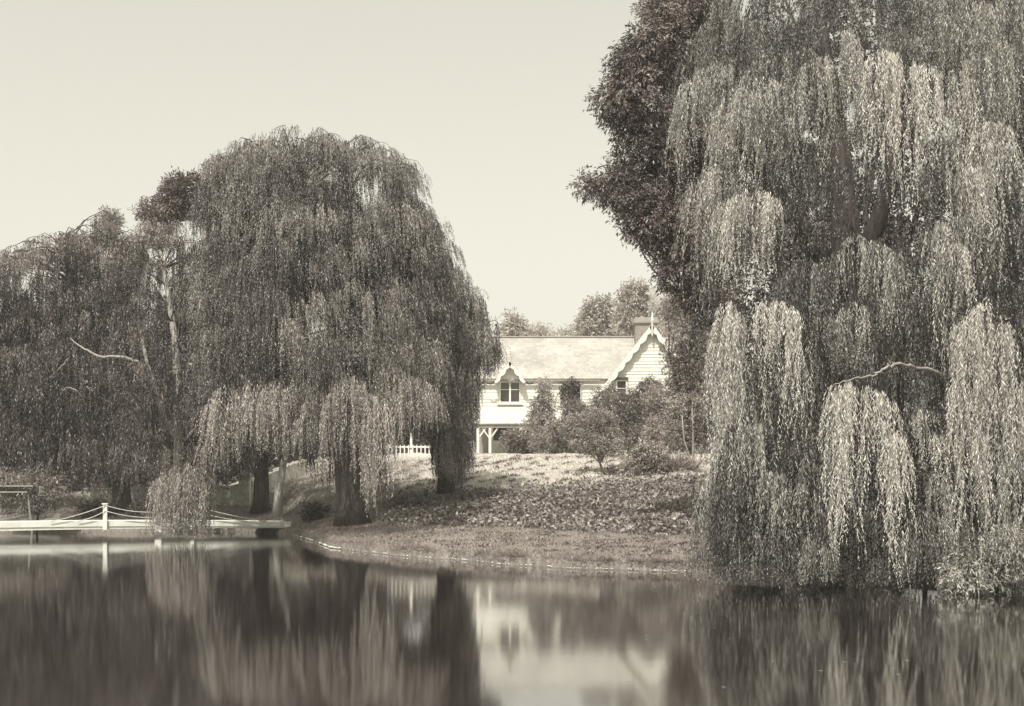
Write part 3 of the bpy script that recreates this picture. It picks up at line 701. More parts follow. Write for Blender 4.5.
def build_wall():
    # low rendered wall behind the trunks on the far bank
    pts = [gp(84, 57.5), gp(160, 58), gp(253, 57.5), gp(306, 62)]
    root = empty('garden_wall', pts[1], 'low pale stone wall glimpsed behind the willow trunks beyond the footbridge', 'wall')
    mb = MB(); cp = MB()
    for p, q, h0, h1 in ((pts[0], pts[1], .85, .85), (pts[1], pts[2], .85, .85), (pts[2], pts[3], .8, .55)):
        N = 8
        for k in range(N):
            t0, t1 = k / N, (k + 1) / N
            c0, c1 = p * (1 - t0) + q * t0, p * (1 - t1) + q * t1; e0, e1 = h0 * (1 - t0) + h1 * t0, h0 * (1 - t1) + h1 * t1
            for M_, za, zb, o in ((mb, -.5, 0, 0), (cp, .004, .09, .05)):
                tz0, tz1 = gz(c0[0], c0[1]) + e0, gz(c1[0], c1[1]) + e1
                b0 = (gz(c0[0], c0[1]) - .5) if M_ is mb else tz0 + za; b1 = (gz(c1[0], c1[1]) - .5) if M_ is mb else tz1 + za
                t0z, t1z = tz0 + zb, tz1 + zb
                M_.add([(c0[0], c0[1] - o, b0), (c1[0], c1[1] - o, b1), (c1[0], c1[1] - o, t1z), (c0[0], c0[1] - o, t0z), (c0[0], c0[1] + .3 + o, b0), (c1[0], c1[1] + .3 + o, b1), (c1[0], c1[1] + .3 + o, t1z), (c0[0], c0[1] + .3 + o, t0z)],
                       [(0, 1, 2, 3), (5, 4, 7, 6), (3, 2, 6, 7)])
    mb.build('wall_face', MAT['stone'], root); cp.build('coping', MAT['stone'], root)
    # pale pillar added in place of sunlit bank showing through a gap
    p = gp(245, 56.8); r2 = empty('sunlit_gap_pillar', p, 'pale pillar added in place of a sunlit gap by the low stone wall', 'pillar')
    x, y, z = p; t = P(245, 476, 56.8)[2]
    MB().box(x - .24, x + .24, y - .2, y + .2, z - .2, t).build('shaft', MAT['stone'], r2, bevel=.03)
    MB().box(x - .3, x + .3, y - .26, y + .26, t + .003, t + .1).build('cap', MAT['white'], r2, bevel=.02)
    MB().add([(x - .24, y - .2, t + .103), (x + .24, y - .2, t + .103), (x + .24, y + .2, t + .103), (x - .24, y + .2, t + .103), (x, y, t + .25)], [(0, 1, 4), (1, 2, 4), (2, 3, 4), (3, 0, 4), (3, 2, 1, 0)]).build('point', MAT['stone'], r2)
build_wall()
def build_jetty():
    root = empty('plank_landing', P(20, 492, 48.5) * [1, 1, 0] + [0, 0, .8], 'weathered plank landing on thin legs at the far left bank', 'landing')
    for py in (486, 492):
        a, b = P(-20, py, 48.5), P(31, py, 48.9)
        MB().box(a[0], b[0], 48.5 + (492 - py) * .1, 48.9 + (492 - py) * .1, a[2] - .025, a[2] + .02).build('plank', MAT['barklight'], root)
    for px in (-10, 27):
        x = hx(px, 48.6); MB().tube([(x, 48.7, P(0, 493, 48.6)[2]), (x + .15, 48.7, .0), (x + .2, 48.7, -1)], .04, 6).build('leg', MAT['barklight'], root)
build_jetty()

# ================================================================== WILLOWS, LEFT
LF1 = (.12, .023, .040, .25)
t1 = [(195, 245), (203, 190), (212, 168), (222, 150), (236, 147), (248, 134), (262, 140), (280, 124), (298, 132), (322, 124), (338, 136), (352, 130), (368, 146), (384, 144), (396, 160), (410, 162), (412, 186), (428, 206), (434, 228), (447, 250)]
b1 = [(195, 455), (215, 460), (240, 455), (262, 452), (290, 470), (312, 470), (325, 475), (350, 500), (372, 522), (385, 500), (398, 450), (440, 436)]
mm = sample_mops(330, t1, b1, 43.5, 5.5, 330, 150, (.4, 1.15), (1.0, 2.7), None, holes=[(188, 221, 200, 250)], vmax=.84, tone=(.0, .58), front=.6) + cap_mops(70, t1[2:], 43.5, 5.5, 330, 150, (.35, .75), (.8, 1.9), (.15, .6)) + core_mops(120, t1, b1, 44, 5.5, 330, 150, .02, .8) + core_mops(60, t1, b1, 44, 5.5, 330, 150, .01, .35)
def E(px, py, d, w, L, tone, yb): return (P(px, py, d), w, L, tone, max(P(px, yb, d)[2], .03))
mm += [E(186, 462, 43.3, .85, 6, .6, 552), E(203, 465, 43.3, .75, 6, .5, 552), E(172, 472, 43.2, .65, 6, .65, 552), E(196, 486, 43.0, .7, 5, .45, 552), E(178, 494, 43.0, .6, 5, .55, 552), E(190, 505, 42.9, .7, 4, .5, 552), E(207, 500, 43.1, .4, 4, .4, 552), E(212, 440, 43.2, .5, 2.4, .7, 510), E(225, 415, 42.6, .6, 2.4, .8, 480), E(195, 466, 43.6, .65, 3, .7, 541), E(178, 474, 43.4, .6, 3, .75, 543), E(210, 476, 43.2, .45, 3, .6, 540), E(170, 482, 43.6, .35, 3, .7, 536), E(190, 478, 43.9, .6, 3, .5, 542),
       E(235, 382, 39.5, .9, 3, .85, 455), E(262, 378, 39.2, 1.0, 3.2, .8, 462), E(290, 372, 39.2, .9, 3, .7, 450), E(222, 398, 39.8, .7, 2.6, .8, 470),  # cascade tones raised, sunlight on these clumps painted into the leaves
       E(330, 385, 38.6, .8, 3.2, .7, 470), E(352, 375, 38.4, .9, 4, .75, 515), E(368, 392, 38.2, .8, 4, .85, 522), E(383, 388, 38.4, .7, 3.4, .8, 512), E(362, 420, 38.2, .5, 3, .8, 520),
       E(398, 368, 38.6, .7, 2.4, .8, 448), E(418, 375, 39.0, .6, 2.0, .8, 438)]
tb = gp(353, 43.3); c1 = P(345, 420, 43.5); c2 = P(335, 320, 44)
willow('great weeping willow, tallest on the left bank, long strands hanging over the lawn edge',
       [([tb, c1, c2, P(320, 250, 44), P(305, 180, 44)], [.5, .42, .3, .2, .06]),
        ([c1, P(380, 340, 43), P(400, 270, 43), P(395, 205, 43.5)], [.32, .24, .15, .05]),
        ([c2, P(350, 240, 43), P(350, 160, 43.5)], [.22, .15, .04]),
        ([c1, P(290, 390, 42.5), P(250, 372, 42), P(222, 400, 42.5), P(202, 440, 43.5), P(190, 466, 43.6)], [.28, .2, .14, .1, .06, .03]),
        ([c2, P(270, 280, 44), P(235, 220, 44), P(228, 175, 44.5)], [.22, .17, .1, .04])],
       mm, LF1, group='weeping willows on the left bank', limb_every=2, bot=[(155, 556), (216, 556), (224, 482), (262, 462), (290, 470), (325, 478), (345, 512), (372, 524), (386, 506), (394, 450), (445, 436)])
t2 = [(398, 180), (414, 196), (434, 226), (455, 258), (474, 288), (487, 312)]
b2 = [(398, 432), (415, 438), (430, 444), (438, 494), (455, 494), (463, 486), (468, 440), (473, 380), (487, 352)]
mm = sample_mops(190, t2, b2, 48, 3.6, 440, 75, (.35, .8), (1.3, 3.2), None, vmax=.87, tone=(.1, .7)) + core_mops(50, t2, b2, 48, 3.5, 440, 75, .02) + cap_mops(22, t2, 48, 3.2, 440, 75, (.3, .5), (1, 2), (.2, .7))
mm += [E(445, 400, 46.5, .55, 5, .15, 495), E(441, 430, 46.6, .4, 4, .1, 496), E(449, 430, 46.8, .4, 4, .12, 496), E(458, 420, 46.5, .35, 3, .45, 486), E(484, 322, 47, .25, 2.2, .4, 372),
       E(489, 328, 47, .16, 2, .3, 378), E(496, 322, 47, .10, 2, .2, 366)]
tb = gp(446, 48.4); c1 = P(444, 400, 48.3)
willow('slimmer weeping willow with dark trunk, its flank hanging in front of the cottage veranda',
       [([tb, c1, P(432, 320, 48), P(418, 240, 48)], [.3, .25, .16, .05]), ([c1, P(462, 340, 48), P(475, 312, 48)], [.2, .13, .04])],
       mm, (.135, .027, .052, .2), group='weeping willows on the left bank', limb_every=2, bot=[(390, 430), (430, 440), (436, 492), (456, 495), (464, 488), (473, 470), (478, 400), (490, 382), (500, 366)])
# willow behind, seen between the two crowns, with dark trunk and a pale leaning stem
t3 = [(172, 280), (200, 262), (240, 250), (300, 250), (335, 260)]; b3 = [(172, 490), (200, 500), (230, 488), (235, 474), (252, 470), (258, 480), (272, 474), (276, 462), (292, 464), (300, 480), (335, 495)]
mm = sample_mops(95, t3, b3, 53.5, 4.2, 255, 95, (.6, 1.2), (2, 4), None, vmax=.8, tone=(.0, .35))
tb = gp(261, 53.5)
willow('weeping willow with dark trunk beside a pale leaning stem, behind the footbridge end',
       [([tb, P(262, 460, 53.5), P(258, 380, 54), P(240, 300, 54)], [.36, .27, .2, .06]), ([P(262, 460, 53.5), P(285, 380, 54), P(310, 300, 54)], [.2, .15, .05])],
       mm, (.17, .034, .07, .2), 'willow_dark', group='weeping willows on the left bank', limb_every=2)
p0 = gp(277, 51.5)
rt = empty('leaning_tree', p0, 'pale bare stem leaning right beside the dark willow trunk near the bridge end', 'tree')
MB().tube([p0, P(279, 490, 51.5), P(283, 466, 51.6), P(288, 440, 52), P(292, 415, 52.5)], [.22, .17, .14, .10, .06], 9).build('trunk', surf('bark_sunlit_pale', .35, .6, 7, .9, .5, stretch=(1, 1, .3)), rt, True)  # bark coloured extra pale, sunshine on the stem put into it
leaf_obj('crown', [bushy([lob(293, 405, 52.6, 16, 14)], 6, 5000, .16, .035, (.2, .5))], MAT['willow'], rt)

t4 = [(-70, 262), (0, 252), (30, 242), (60, 232), (95, 228), (103, 216), (112, 226), (140, 234)]
b4 = [(-70, 512), (0, 500), (50, 505), (90, 508), (140, 490)]
mm = sample_mops(300, t4, b4, 57, 6.5, 45, 125, (.5, 1.1), (1.1, 2.4), None, vmax=.88, tone=(0, .38)) + core_mops(130, t4, b4, 58, 6.5, 45, 125, .02) + core_mops(50, t4, b4, 57, 6.5, 45, 125, .01, .3) + cap_mops(60, t4, 57, 6, 45, 125, (.5, .9), (.9, 1.8), (.3, .8))  # cap strands paler: light on the crown top put into leaf tone
tb = gp(122, 55.5); c1 = P(120, 450, 56)
willow('broad spreading willow with bare crooked limbs at the far left edge beyond the footbridge',
       [([tb, c1, P(100, 360, 56), P(75, 290, 56.5), P(60, 245, 57)], [.42, .34, .25, .14, .05]), ([c1, P(60, 400, 55), P(10, 360, 55), P(-30, 320, 56)], [.26, .2, .12, .05]),
        ([P(100, 360, 56), P(130, 300, 55), P(110, 240, 56)], [.2, .14, .05])],
       mm, (.17, .033, .068, .22), 'willow_dark', group='weeping willows on the left bank',
       extra_limbs=[([P(150, 369, 50.6), P(135, 360, 50.5), P(118, 356, 50.5), P(100, 358, 50.5), P(80, 346, 50.6), P(70, 338, 51)], [.055, .06, .055, .05, .035, .015]),
                    ([P(50, 378, 50.7), P(62, 366, 50.6), P(70, 356, 50.6)], [.02, .025, .015]), ([P(58, 400, 50.5), P(66, 386, 50.4), P(76, 390, 50.4), P(83, 397, 50.6)], [.015, .03, .03, .015])])
t5 = [(112, 250), (135, 228), (150, 222), (175, 226), (195, 243), (222, 252), (235, 262)]
b5 = [(112, 500), (135, 496), (160, 510), (200, 505), (235, 470)]
mm = sample_mops(170, t5, b5, 52.5, 4.5, 172, 68, (.45, 1.0), (1.0, 2.2), None, vmax=.82, tone=(0, .45)) + core_mops(75, t5, b5, 53, 4.5, 172, 68, .01) + cap_mops(34, t5, 52.5, 4, 172, 68, (.4, .7), (.8, 1.5), (.3, .8))  # caps toned lighter here too, painting light on the treetop
mm = [q for q in mm if not (380 < HY - (q[0][2] - H) / q[0][1] * F < 440 and 155 < CX + F * q[0][0] / q[0][1] < 205 and q[0][1] < 52)]
tb = gp(178, 51.5); c1 = P(180, 440, 50.3)
willow('willow with a forked pale-barked trunk, behind the strands drooping over the footbridge',
       [([tb, c1, P(178, 400, 49.8), P(176, 340, 50.5), P(160, 250, 52)], [.32, .22, .2, .14, .05]), ([c1, P(165, 420, 49.6), P(150, 375, 49.6), P(140, 330, 50)], [.16, .12, .1, .05]),
        ([P(178, 410, 49.8), P(196, 385, 49.6), P(215, 340, 51)], [.14, .1, .05])],
       mm, (.15, .030, .06, .22), 'willow_dark', group='weeping willows on the left bank', barkm='barklight', limb_every=2,
       extra_limbs=[([P(185, 440, 49.9), P(198, 425, 49.7), P(208, 415, 49.7), P(216, 408, 49.8)], [.06, .05, .04, .02]), ([P(182, 414, 49.7), P(190, 402, 49.6), P(196, 395, 49.6)], [.06, .05, .03])])
# gum tree whose clumps rise between the crowns
tree('gum_tree', 'tall gum tree with rounded leaf clumps, pale trunk crossing a gap of sky', 'tree', gp(252, 60), P(200, 218, 60),
     [lob(181, 190, 60, 16, 18, 14), lob(152, 211, 60, 11, 9, 10), lob(172, 208, 60, 12, 12, 12), lob(196, 192, 60, 10, 14, 10), lob(160, 224, 60, 12, 8, 10), lob(215, 185, 60.5, 14, 20, 14), lob(214, 222, 60.6, 5, 6, 8)], 26000, .2, .06, 'broad', nsub=7, r0=.15, barkm='barklight', gap=.3, tone=(.3, .9))
tree('sapling', 'thin feathery treetop poking above the far left willow', 'tree', gp(108, 66), P(108, 260, 66), [lob(108, 226, 66, 6, 14, 6), lob(113, 222, 66, 4, 8, 5)], 3000, .2, .05, 'far', nsub=4, r0=.12)
# dark wood behind the left bank
specs = [(-60, 400, 60, 78), (15, 405, 70, 80), (90, 420, 60, 76), (160, 400, 65, 84), (235, 410, 60, 78), (305, 405, 60, 82), (372, 400, 60, 84), (432, 405, 42, 88)]
desc = ['evergreen at the outer left edge behind the broad willow', 'rounded evergreen beyond the pale plank landing', 'low evergreen right behind the bare crooked limbs', 'tall evergreen behind the forked pale-barked willow',
        'evergreen above the pale pillar behind the stone wall', 'evergreen behind the middle of the great willow', 'evergreen beyond the long strands of the great willow', 'evergreen glimpsed between the great willow and slim willow']
for (px, py, r, d), ds in zip(specs, desc):
    tree('evergreen_tree', 'dark ' + ds, 'tree', gp(px, d), P(px, 470, d), [lob(px, py + 20, d, r * .8, 52, r * .5), lob(px - r * .5, py + 55, d - 1, r * .6, 45, r * .4), lob(px + r * .5, py + 60, d - 1, r * .6, 42, r * .4), lob(px, py + 78, d - 3, r * .8, 30, r * .4)],
         16000, .42, .16, 'far', nsub=9, r0=.3, group='dark evergreens behind the left bank', tone=(0, .12), gap=.05)
tree('waterside_shrub', 'pale feathery shrub at the left water edge below the plank landing', 'shrub', gp(38, 50.6) , P(38, 515, 50.4), [lob(30, 492, 50, 22, 20, 20), lob(52, 488, 50.2, 12, 16, 14), lob(5, 488, 50, 22, 18, 16)], 14000, .16, .03, 'shrub', nsub=6, r0=.05, tone=(.15, .6), droop=.5)
for px, d, r, ds in ((98, 54, 14, 'low dark bush on the bank behind the bridge post'), (145, 53.5, 12, 'low dark bush behind the middle of the footbridge'), (318, 47.5, 9, 'small tuft-like bush on the bank above the bridge end')):
    b = gp(px, d); py = HY - (b[2] - H) / d * F
    tree('bank_bush', ds, 'shrub', b, b + [0, 0, .2], [(b + [0, 0, M(r * .5, d)], (M(r * 1.3, d), M(r, d), M(r * .7, d)))], 5000, .14, .04, 'shrub', nsub=5, r0=.03, tone=(0, .5))

# ================================================================== RIGHT SIDE
tree('elm_tree', 'dense broad-leaved tree with ragged left edge rising out of frame beside the right willow', 'tree', gp(735, 36), P(720, 330, 35),
     [lob(655, 55, 34, 38, 36, 36), lob(640, 100, 34, 40, 36, 36), lob(648, 150, 34, 42, 36, 36), lob(662, 205, 34, 38, 34, 34), lob(692, 252, 34, 32, 28, 30), lob(708, 300, 34.5, 20, 28, 24), lob(664, 238, 34, 28, 24, 24), lob(674, 272, 34, 20, 16, 18), lob(690, 292, 34.3, 18, 16, 18),
      lob(592, 184, 34, 17, 10, 12), lob(612, 196, 34, 14, 10, 12), lob(626, 62, 33.5, 18, 16, 16), lob(635, 215, 34, 18, 22, 16), lob(625, 180, 34, 22, 18, 16), lob(700, 60, 35, 48, 46, 40), lob(705, 140, 35, 48, 46, 40), lob(712, 220, 35, 40, 46, 40), lob(690, 5, 35, 45, 40, 38), lob(668, 15, 34.5, 25, 28, 26)],
     170000, .12, .036, 'broad', nsub=12, r0=.07, tone=(.1, .9), droop=.45, gap=.16)

LFR = (.095, .016, .030, .22)
b6 = [(712, 582), (720, 583), (760, 584), (800, 590), (850, 598), (900, 604), (950, 600), (1024, 600), (1110, 600)]
t6 = [(712, -45), (760, -60), (1024, -60), (1110, -60)]
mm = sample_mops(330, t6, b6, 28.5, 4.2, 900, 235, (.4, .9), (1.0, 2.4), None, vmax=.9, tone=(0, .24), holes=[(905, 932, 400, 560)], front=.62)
mm += [(P(random.uniform(700, 1090), random.uniform(-60, 90), random.uniform(27, 31)), random.uniform(.5, .9), random.uniform(1.5, 2.6), random.uniform(0, .35), .04) for _ in range(50)]
mm += [(P(x_, random.uniform(400, 500), random.uniform(24, 27)), random.uniform(.5, .8), 4.0, random.uniform(0, .3), .03) for x_ in np.linspace(728, 1080, 34)]
mm += [(P(x_, random.uniform(505, 560), random.uniform(23.2, 24.6)), random.uniform(.3, .55), 2.2, random.uniform(0, .4), .03) for x_ in np.linspace(708, 1080, 40)]
mm = [(C, w, L, t, max(z, .04)) for C, w, L, t, z in mm]
def ER(px, py, d, w, L, tone, yb): return E(px, py, d, w * .7, L, tone, yb)  # tones below paint sunlit curtains bright and shaded hollows dark
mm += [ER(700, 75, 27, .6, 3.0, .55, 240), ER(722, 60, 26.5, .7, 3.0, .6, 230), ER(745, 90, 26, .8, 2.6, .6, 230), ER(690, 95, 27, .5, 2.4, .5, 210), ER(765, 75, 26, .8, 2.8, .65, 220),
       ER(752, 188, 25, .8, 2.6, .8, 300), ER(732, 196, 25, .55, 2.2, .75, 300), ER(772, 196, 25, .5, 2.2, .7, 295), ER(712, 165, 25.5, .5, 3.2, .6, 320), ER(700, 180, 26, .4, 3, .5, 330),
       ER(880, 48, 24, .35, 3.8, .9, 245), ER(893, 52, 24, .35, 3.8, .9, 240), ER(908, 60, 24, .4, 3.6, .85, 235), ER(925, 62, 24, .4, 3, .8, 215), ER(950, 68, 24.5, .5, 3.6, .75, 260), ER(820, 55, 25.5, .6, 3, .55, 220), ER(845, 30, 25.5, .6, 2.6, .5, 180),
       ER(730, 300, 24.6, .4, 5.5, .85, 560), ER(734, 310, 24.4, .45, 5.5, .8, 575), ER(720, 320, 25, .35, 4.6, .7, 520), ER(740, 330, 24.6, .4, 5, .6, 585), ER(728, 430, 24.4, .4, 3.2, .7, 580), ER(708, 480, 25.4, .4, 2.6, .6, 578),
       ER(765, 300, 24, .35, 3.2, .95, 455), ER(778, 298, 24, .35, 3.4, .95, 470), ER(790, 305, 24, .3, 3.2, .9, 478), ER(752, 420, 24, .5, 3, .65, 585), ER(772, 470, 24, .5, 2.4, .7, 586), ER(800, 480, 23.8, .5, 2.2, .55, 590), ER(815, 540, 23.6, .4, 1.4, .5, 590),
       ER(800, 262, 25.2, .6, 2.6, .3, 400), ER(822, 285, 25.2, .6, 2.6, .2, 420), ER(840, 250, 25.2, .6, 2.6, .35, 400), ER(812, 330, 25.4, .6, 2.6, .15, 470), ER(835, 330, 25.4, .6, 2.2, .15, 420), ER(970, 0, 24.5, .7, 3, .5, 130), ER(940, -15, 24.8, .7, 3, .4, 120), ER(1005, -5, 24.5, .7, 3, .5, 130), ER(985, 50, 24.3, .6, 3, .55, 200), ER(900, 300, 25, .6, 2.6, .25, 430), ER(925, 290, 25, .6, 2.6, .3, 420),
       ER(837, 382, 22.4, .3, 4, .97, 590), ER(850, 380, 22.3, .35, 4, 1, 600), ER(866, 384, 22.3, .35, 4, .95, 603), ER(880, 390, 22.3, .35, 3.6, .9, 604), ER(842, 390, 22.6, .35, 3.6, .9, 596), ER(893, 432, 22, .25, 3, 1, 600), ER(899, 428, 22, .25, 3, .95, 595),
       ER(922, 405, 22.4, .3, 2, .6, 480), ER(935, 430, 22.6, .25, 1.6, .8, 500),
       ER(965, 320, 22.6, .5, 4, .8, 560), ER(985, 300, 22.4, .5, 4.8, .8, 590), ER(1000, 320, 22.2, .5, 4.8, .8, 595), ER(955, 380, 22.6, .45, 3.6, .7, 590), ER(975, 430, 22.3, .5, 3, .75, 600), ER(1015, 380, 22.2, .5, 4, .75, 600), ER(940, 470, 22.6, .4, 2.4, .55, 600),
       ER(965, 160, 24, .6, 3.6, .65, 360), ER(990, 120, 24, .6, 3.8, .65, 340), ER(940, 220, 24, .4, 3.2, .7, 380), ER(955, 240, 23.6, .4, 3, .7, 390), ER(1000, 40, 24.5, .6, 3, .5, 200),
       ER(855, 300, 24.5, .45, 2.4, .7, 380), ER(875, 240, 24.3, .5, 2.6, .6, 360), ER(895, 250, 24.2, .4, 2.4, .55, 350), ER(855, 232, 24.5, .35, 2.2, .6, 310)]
tb = gp(868, 28.5); c1 = P(862, 440, 28); c2 = P(850, 300, 28)
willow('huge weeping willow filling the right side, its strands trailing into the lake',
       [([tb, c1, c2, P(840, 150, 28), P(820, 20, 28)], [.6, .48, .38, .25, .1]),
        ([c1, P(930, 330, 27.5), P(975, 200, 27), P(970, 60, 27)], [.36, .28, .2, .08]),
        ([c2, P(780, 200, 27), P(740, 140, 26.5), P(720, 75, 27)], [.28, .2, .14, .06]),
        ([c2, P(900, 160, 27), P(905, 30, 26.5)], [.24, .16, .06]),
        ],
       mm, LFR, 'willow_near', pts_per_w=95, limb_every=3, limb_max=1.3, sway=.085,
       extra_limbs=[([c1, P(945, 400, 26), P(940, 372, 24), P(915, 368, 23)], [.12, .08, .045, .028]), ([P(828, 388, 22.2), P(850, 379, 22.1), P(872, 377, 22.1), P(884, 368, 22.2), P(900, 363, 22.5), P(915, 368, 23)], [.006, .012, .018, .022, .026, .03]),
])
# low growth at the right water's edge
tree('lakeside_shrub', 'leafy shrub hanging over the water at the lower right corner', 'shrub', gp(985, 25), P(985, 565, 24), [lob(980, 566, 23, 34, 26, 30), lob(1015, 560, 23, 34, 30, 28)], 22000, .10, .022, 'willow_near', nsub=8, r0=.03, tone=(.3, .85), droop=.5)
tree('undergrowth_bush', 'low bush at the water edge below the long bright curtain of strands', 'shrub', gp(880, 25.6), P(880, 578, 25.2), [lob(870, 574, 24.8, 35, 14, 25), lob(820, 572, 25.2, 30, 12, 25)], 12000, .09, .02, 'willow_near', nsub=8, r0=.03, tone=(.3, .9), droop=.3)
tree('holly_bush', 'dark rounded bush half hidden between the right-hand willow curtains', 'shrub', gp(925, 25.5), P(925, 480, 25.5), [lob(925, 455, 25, 32, 26, 28), lob(935, 500, 25, 30, 40, 28), lob(890, 520, 25.5, 35, 50, 28), lob(820, 510, 27, 45, 60, 30), lob(750, 540, 28, 45, 34, 30)], 42000, .09, .035, 'broad', nsub=9, r0=.04, tone=(.1, .9))
# darkness of further trees behind the right willow
for px, d, r, ds in ((800, 46, 85, 'dark laurel behind the left curtains of the huge willow'), (880, 44, 110, 'dark laurel behind the trunk of the huge willow'), (1010, 43, 110, 'dark laurel at the right edge behind the willow')):
    tree('laurel_tree', ds, 'tree', gp(px, d), P(px, 440, d), [lob(px, 180, d, r * .8, 110, r * .5), lob(px - r * .3, 320, d, r * .7, 110, r * .5), lob(px + r * .4, 300, d, r * .7, 120, r * .5), lob(px, 420, d, r * .8, 80, r * .5), lob(px, 50, d, r * .7, 100, r * .5)], 36000, .20, .08, 'broad', nsub=9, r0=.3, group='dark laurels behind the huge willow', tone=(0, .5), gap=.05)

# trees and shrubs round the house
tree('garden_tree', 'tall dark garden tree standing against the right end of the cottage gable', 'tree', gp(690, 62), P(688, 440, 62), [lob(700, 360, 62, 20, 28, 20), lob(690, 335, 62, 26, 28, 24), lob(684, 372, 62, 24, 26, 22), lob(688, 412, 62, 28, 28, 24), lob(672, 435, 61, 18, 18, 18), lob(700, 440, 62, 22, 26, 20), lob(676, 310, 62.5, 14, 16, 14)], 42000, .14, .045, 'shrub', nsub=10, r0=.16, tone=(.05, .75))
for (a, b_, c, ds) in ((688, 684, 690, 'left'), (695, 697, 700, 'right')): pass
sr = empty('bare_sapling', gp(694, 52), 'leafless pale sapling with forking stems in front of the dark garden tree', 'tree')
sm = MB(); q = gp(694, 52)
for pts in ([q, P(690, 458, 52), P(684, 440, 52), P(682, 415, 52)], [q, P(693, 455, 52), P(693, 430, 52), P(692, 408, 52)], [q, P(700, 462, 52), P(708, 455, 52)], [P(690, 458, 52), P(678, 462, 52), P(668, 470, 51.8)]): sm.tube(pts, np.linspace(.055, .02, len(pts)), 6)
sm.build('stems', MAT['barklight'], sr, True)
SH = [('conifer_shrub', 'pointed shrub in front of the cottage between the upper window and the ivy', gp(543, 69), [lob(545, 394, 69, 8, 14, 8), lob(542, 412, 69, 15, 14, 13), lob(540, 432, 68.6, 19, 16, 16), lob(548, 446, 68, 18, 12, 14)], 17000, 'shrub', (.3, .9)),
      ('veranda_shrub', 'small dark shrub under the veranda edge beside the white posts', gp(514, 70), [lob(512, 440, 70, 11, 11, 9), lob(524, 446, 69.5, 11, 9, 9)], 7000, 'shrub', (.05, .5)),
      ('laurel_bush', 'dark laurel bush between the pointed shrub and the small pale-trunked tree', gp(566, 67), [lob(565, 436, 67, 22, 20, 16), lob(578, 420, 67.5, 16, 18, 14), lob(572, 410, 68, 12, 12, 12)], 15000, 'shrub', (.1, .7)),
      ('camellia_bush', 'large dark bush below the small gable window of the cottage', gp(628, 66), [lob(618, 412, 66, 24, 22, 18), lob(640, 408, 66.5, 26, 22, 18), lob(632, 436, 65.5, 32, 22, 20), lob(604, 428, 66, 18, 22, 14), lob(597, 400, 67, 6, 14, 6), lob(611, 395, 67, 5, 12, 6)], 38000, 'shrub', (0, .65)),
      ('lilac_bush', 'tall loose bush covering the right foot of the gable wall', gp(662, 65), [lob(660, 405, 65, 20, 22, 18), lob(665, 432, 64.5, 20, 24, 18), lob(650, 390, 66, 14, 12, 12)], 19000, 'shrub', (.2, .8)),
      ('slender_shrub', 'pale slender upright shrub right of the small pale-trunked tree', gp(653, 58), [lob(653, 432, 58, 5, 14, 5), lob(655, 448, 58, 6, 12, 6)], 4500, 'paleleaf', (.1, .6)),
      ('rose_bush', 'round leafy bush on the slope right of the small pale-trunked tree', gp(646, 51.5), [lob(645, 461, 51.5, 19, 16, 16), lob(634, 470, 51.3, 12, 12, 12), lob(657, 471, 51.3, 12, 12, 12)], 15000, 'shrub', (.3, 1)),
      ('low_bush', 'tiny dark bush at the foot of the small pale-trunked tree', gp(612, 52.5), [lob(612, 475, 52.3, 10, 5, 7)], 2500, 'shrub', (.0, .4))]
for nm, lb_, base, lobes, n, mt, tn in SH:
    fk = np.array(base) + [0, 0, .25]; tree(nm, lb_, 'shrub', base, fk, lobes, n, .12, .045, mt, nsub=8, r0=.045, tone=tn, part='stems')
tree('small_tree', 'small round-headed tree with thin pale trunk standing on the pale slope', 'tree', gp(603, 52.6), P(600, 463, 52.6), [lob(590, 434, 52.6, 24, 18, 18), lob(606, 443, 52.6, 20, 14, 16), lob(578, 428, 52.6, 14, 13, 12), lob(600, 420, 52.8, 16, 12, 12)], 20000, .10, .035, 'shrub', nsub=9, r0=.06, barkm='barklight', tone=(.35, .95))
# ivy grown over the second upper window
iv = empty('climbing_ivy', (hx(570), HD - .2, hz(412)), 'dark ivy hanging over the second upper window of the cottage', 'climbing plant')
leaf_obj('foliage', [bushy([((hx(568.5), HD - .22, hz(392)), (.40, .2, .72)), ((hx(571), HD - .25, hz(385)), (.5, .22, .32)), ((hx(572), HD - .3, hz(405)), (.42, .25, .5))], 9, 9000, .09, .06, (.0, .4), .5, 0)], MAT['shrub'], iv)
MB().tube([(hx(570), HD - .15, hz(425)), (hx(569), HD - .15, hz(405)), (hx(571), HD - .15, hz(384))], [.04, .035, .02], 6).build('stem', MAT['bark'], iv)
# pale spiky plant
yr = empty('yucca_plant', gp(679, 51.5), 'pale spiky clump of long arching leaves beside the bare sapling', 'plant')
B = []; D = []
q = gp(679, 51.5)
for px_, s_, n_ in ((679, 1.0, 420), (670, .7, 220), (688, .8, 260)):
    o = gp(px_, 51.5); u = rng.normal(size=(n_, 3)); u[:, 2] = np.abs(u[:, 2]) + .35; B.append(np.tile(o, (n_, 1)) + rng.normal(0, .06, (n_, 3))); D.append(u * s_)
B = np.concatenate(B); D = np.concatenate(D); sc = np.linalg.norm(D, axis=1)
leaf_obj('foliage', [leaves(B, D, rng.uniform(.45, .95, len(B)), np.full(len(B), .07), rng.uniform(.3, 1, len(B)))], MAT['paleleaf'], yr)
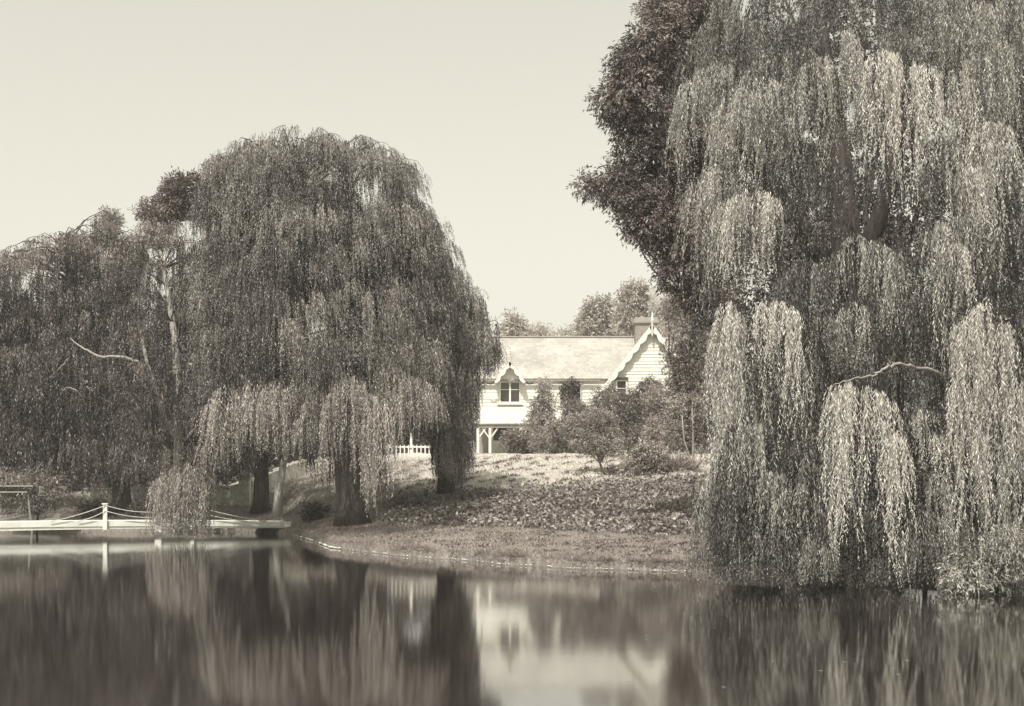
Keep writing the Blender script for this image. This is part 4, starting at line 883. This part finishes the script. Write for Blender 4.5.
# trees beyond the house
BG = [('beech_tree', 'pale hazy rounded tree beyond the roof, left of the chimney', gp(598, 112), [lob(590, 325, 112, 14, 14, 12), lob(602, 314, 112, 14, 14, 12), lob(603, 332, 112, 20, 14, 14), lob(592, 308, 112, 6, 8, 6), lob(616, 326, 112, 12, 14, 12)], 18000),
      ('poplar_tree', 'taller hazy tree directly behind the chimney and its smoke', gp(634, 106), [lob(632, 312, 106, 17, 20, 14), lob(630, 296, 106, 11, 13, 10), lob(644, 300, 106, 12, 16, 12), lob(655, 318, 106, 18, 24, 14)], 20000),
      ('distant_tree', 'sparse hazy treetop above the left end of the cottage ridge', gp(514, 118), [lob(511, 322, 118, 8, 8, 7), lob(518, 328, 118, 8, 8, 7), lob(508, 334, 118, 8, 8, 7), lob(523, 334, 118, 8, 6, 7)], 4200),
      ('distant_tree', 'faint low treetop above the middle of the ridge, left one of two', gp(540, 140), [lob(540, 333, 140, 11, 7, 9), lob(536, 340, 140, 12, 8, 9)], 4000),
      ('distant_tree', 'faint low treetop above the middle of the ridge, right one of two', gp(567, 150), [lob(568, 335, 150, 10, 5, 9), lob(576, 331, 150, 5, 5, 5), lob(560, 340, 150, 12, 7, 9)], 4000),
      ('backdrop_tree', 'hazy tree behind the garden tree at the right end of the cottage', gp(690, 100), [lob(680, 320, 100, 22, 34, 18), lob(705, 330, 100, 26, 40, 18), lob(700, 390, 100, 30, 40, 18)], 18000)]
for nm, lb_, base, lobes, n in BG:
    c0 = np.array(lobes[0][0]); fk = np.array([base[0], base[1], max(base[2] + 1, c0[2] - 1.5)])
    tree(nm, lb_, 'tree', base, fk, lobes, n, .30, .12, 'far', nsub=9, r0=.12, tone=(.5, 1), gap=.28)  # far crowns toned pale, distance haze painted into leaf colour

def floating():
    n = 420; px = rng.uniform(-40, 1060, n); sh = shore(px); d = sh - .2 - np.abs(rng.normal(0, 1, n)) * np.where(rng.random(n) < .7, 1.2, 9); ok = d > 7; px, d = px[ok], d[ok]
    B = np.stack([(px - CX) / F * d, d, np.full(len(d), .006)], 1); a = rng.uniform(0, 6.28, len(d)); D = np.stack([np.cos(a), np.sin(a), 0 * a], 1); S = np.stack([-np.sin(a), np.cos(a), 0 * a], 1)
    L = rng.uniform(.04, .09, len(d))[:, None]; V = np.stack([B, B + D * L * .5 + S * L * .12, B + D * L, B + D * L * .5 - S * L * .12], 1).reshape(-1, 3)
    o = link('fallen_leaves', npmesh('fallen_leaves', V, np.arange(len(V), dtype=np.int32).reshape(-1, 4), np.full(len(V), .8)), MAT['paleleaf'])
    tag(o, 'scattered willow leaves floating on the dark water', 'leaves', kind='stuff')
floating()
# ================================================================== AIR, LIGHT, CAMERA
def haze(dens):
    me = MB().box(-130, 130, -14, 190, -3.6, 26)
    m, nt, b = new_mat('haze_air'); nt.nodes.remove(b)
    v = nt.nodes.new('ShaderNodeVolumePrincipled'); v.inputs['Color'].default_value = (1, .975, .92, 1); v.inputs['Density'].default_value = dens
    nt.links.new(v.outputs[0], nt.nodes['Material Output'].inputs['Volume'])
    tag(me.build('haze', m), 'thin pale haze in the air over lake and garden', 'haze', kind='stuff')
haze(.0006)

SUN_AZ, SUN_EL = R(-162), R(56)                  # behind the camera, to its left
dv = Vector((math.sin(SUN_AZ) * math.cos(SUN_EL), math.cos(SUN_AZ) * math.cos(SUN_EL), math.sin(SUN_EL)))
sl = bpy.data.lights.new('sun', 'SUN'); sl.energy = 5.0; sl.angle = R(.53); sl.color = (1, .97, .90)
so = bpy.data.objects.new('sun', sl); COL.objects.link(so); so.rotation_euler = (-dv).to_track_quat('-Z', 'Y').to_euler()
w = bpy.data.worlds.new('World'); SC.world = w; w.use_nodes = True; nt = w.node_tree
bg = nt.nodes['Background']; sk = nt.nodes.new('ShaderNodeTexSky'); sk.sky_type = 'NISHITA'; sk.sun_disc = False
sk.sun_elevation = SUN_EL; sk.sun_rotation = SUN_AZ; sk.dust_density = 4; sk.air_density = 1.5; sk.altitude = 0
bw = nt.nodes.new('ShaderNodeRGBToBW'); nt.links.new(sk.outputs[0], bw.inputs[0])
pw = nt.nodes.new('ShaderNodeMath'); pw.operation = 'POWER'; pw.inputs[1].default_value = .6; nt.links.new(bw.outputs[0], pw.inputs[0])
ml = nt.nodes.new('ShaderNodeMath'); ml.operation = 'MULTIPLY'; ml.inputs[1].default_value = 4.05; nt.links.new(pw.outputs[0], ml.inputs[0])
tn = nt.nodes.new('ShaderNodeMix'); tn.data_type = 'RGBA'; tn.blend_type = 'MULTIPLY'; tn.inputs[0].default_value = 1; tn.inputs[7].default_value = (1.0, .97, .85, 1)
nt.links.new(ml.outputs[0], tn.inputs[6]); nt.links.new(tn.outputs[2], bg.inputs[0]); bg.inputs[1].default_value = .10

cam = bpy.data.cameras.new('camera'); co = bpy.data.objects.new('camera', cam); COL.objects.link(co)
co.location = (0, 0, H); co.rotation_euler = (R(90), 0, 0); cam.sensor_width = 36; cam.lens = 36 * F / 1024
cam.shift_y = (HY - 353) / 1024; cam.clip_end = 5000; cam.clip_start = .1; SC.camera = co
vs = SC.view_settings; vs.view_transform = 'Standard'; vs.look = 'None'; vs.exposure = 0; vs.gamma = 1; vs.use_curve_mapping = False
SC.render.resolution_x, SC.render.resolution_y = 1024, 706
cy = SC.cycles; cy.max_bounces = 6; cy.diffuse_bounces = 3; cy.glossy_bounces = 3; cy.transmission_bounces = 3; cy.volume_bounces = 1; cy.transparent_max_bounces = 6
cy.use_denoising = True; cy.use_adaptive_sampling = True; cy.adaptive_threshold = .015; cy.sample_clamp_indirect = 6

print('FACES', sum(len(o.data.polygons) for o in bpy.data.objects if o.type=='MESH'))
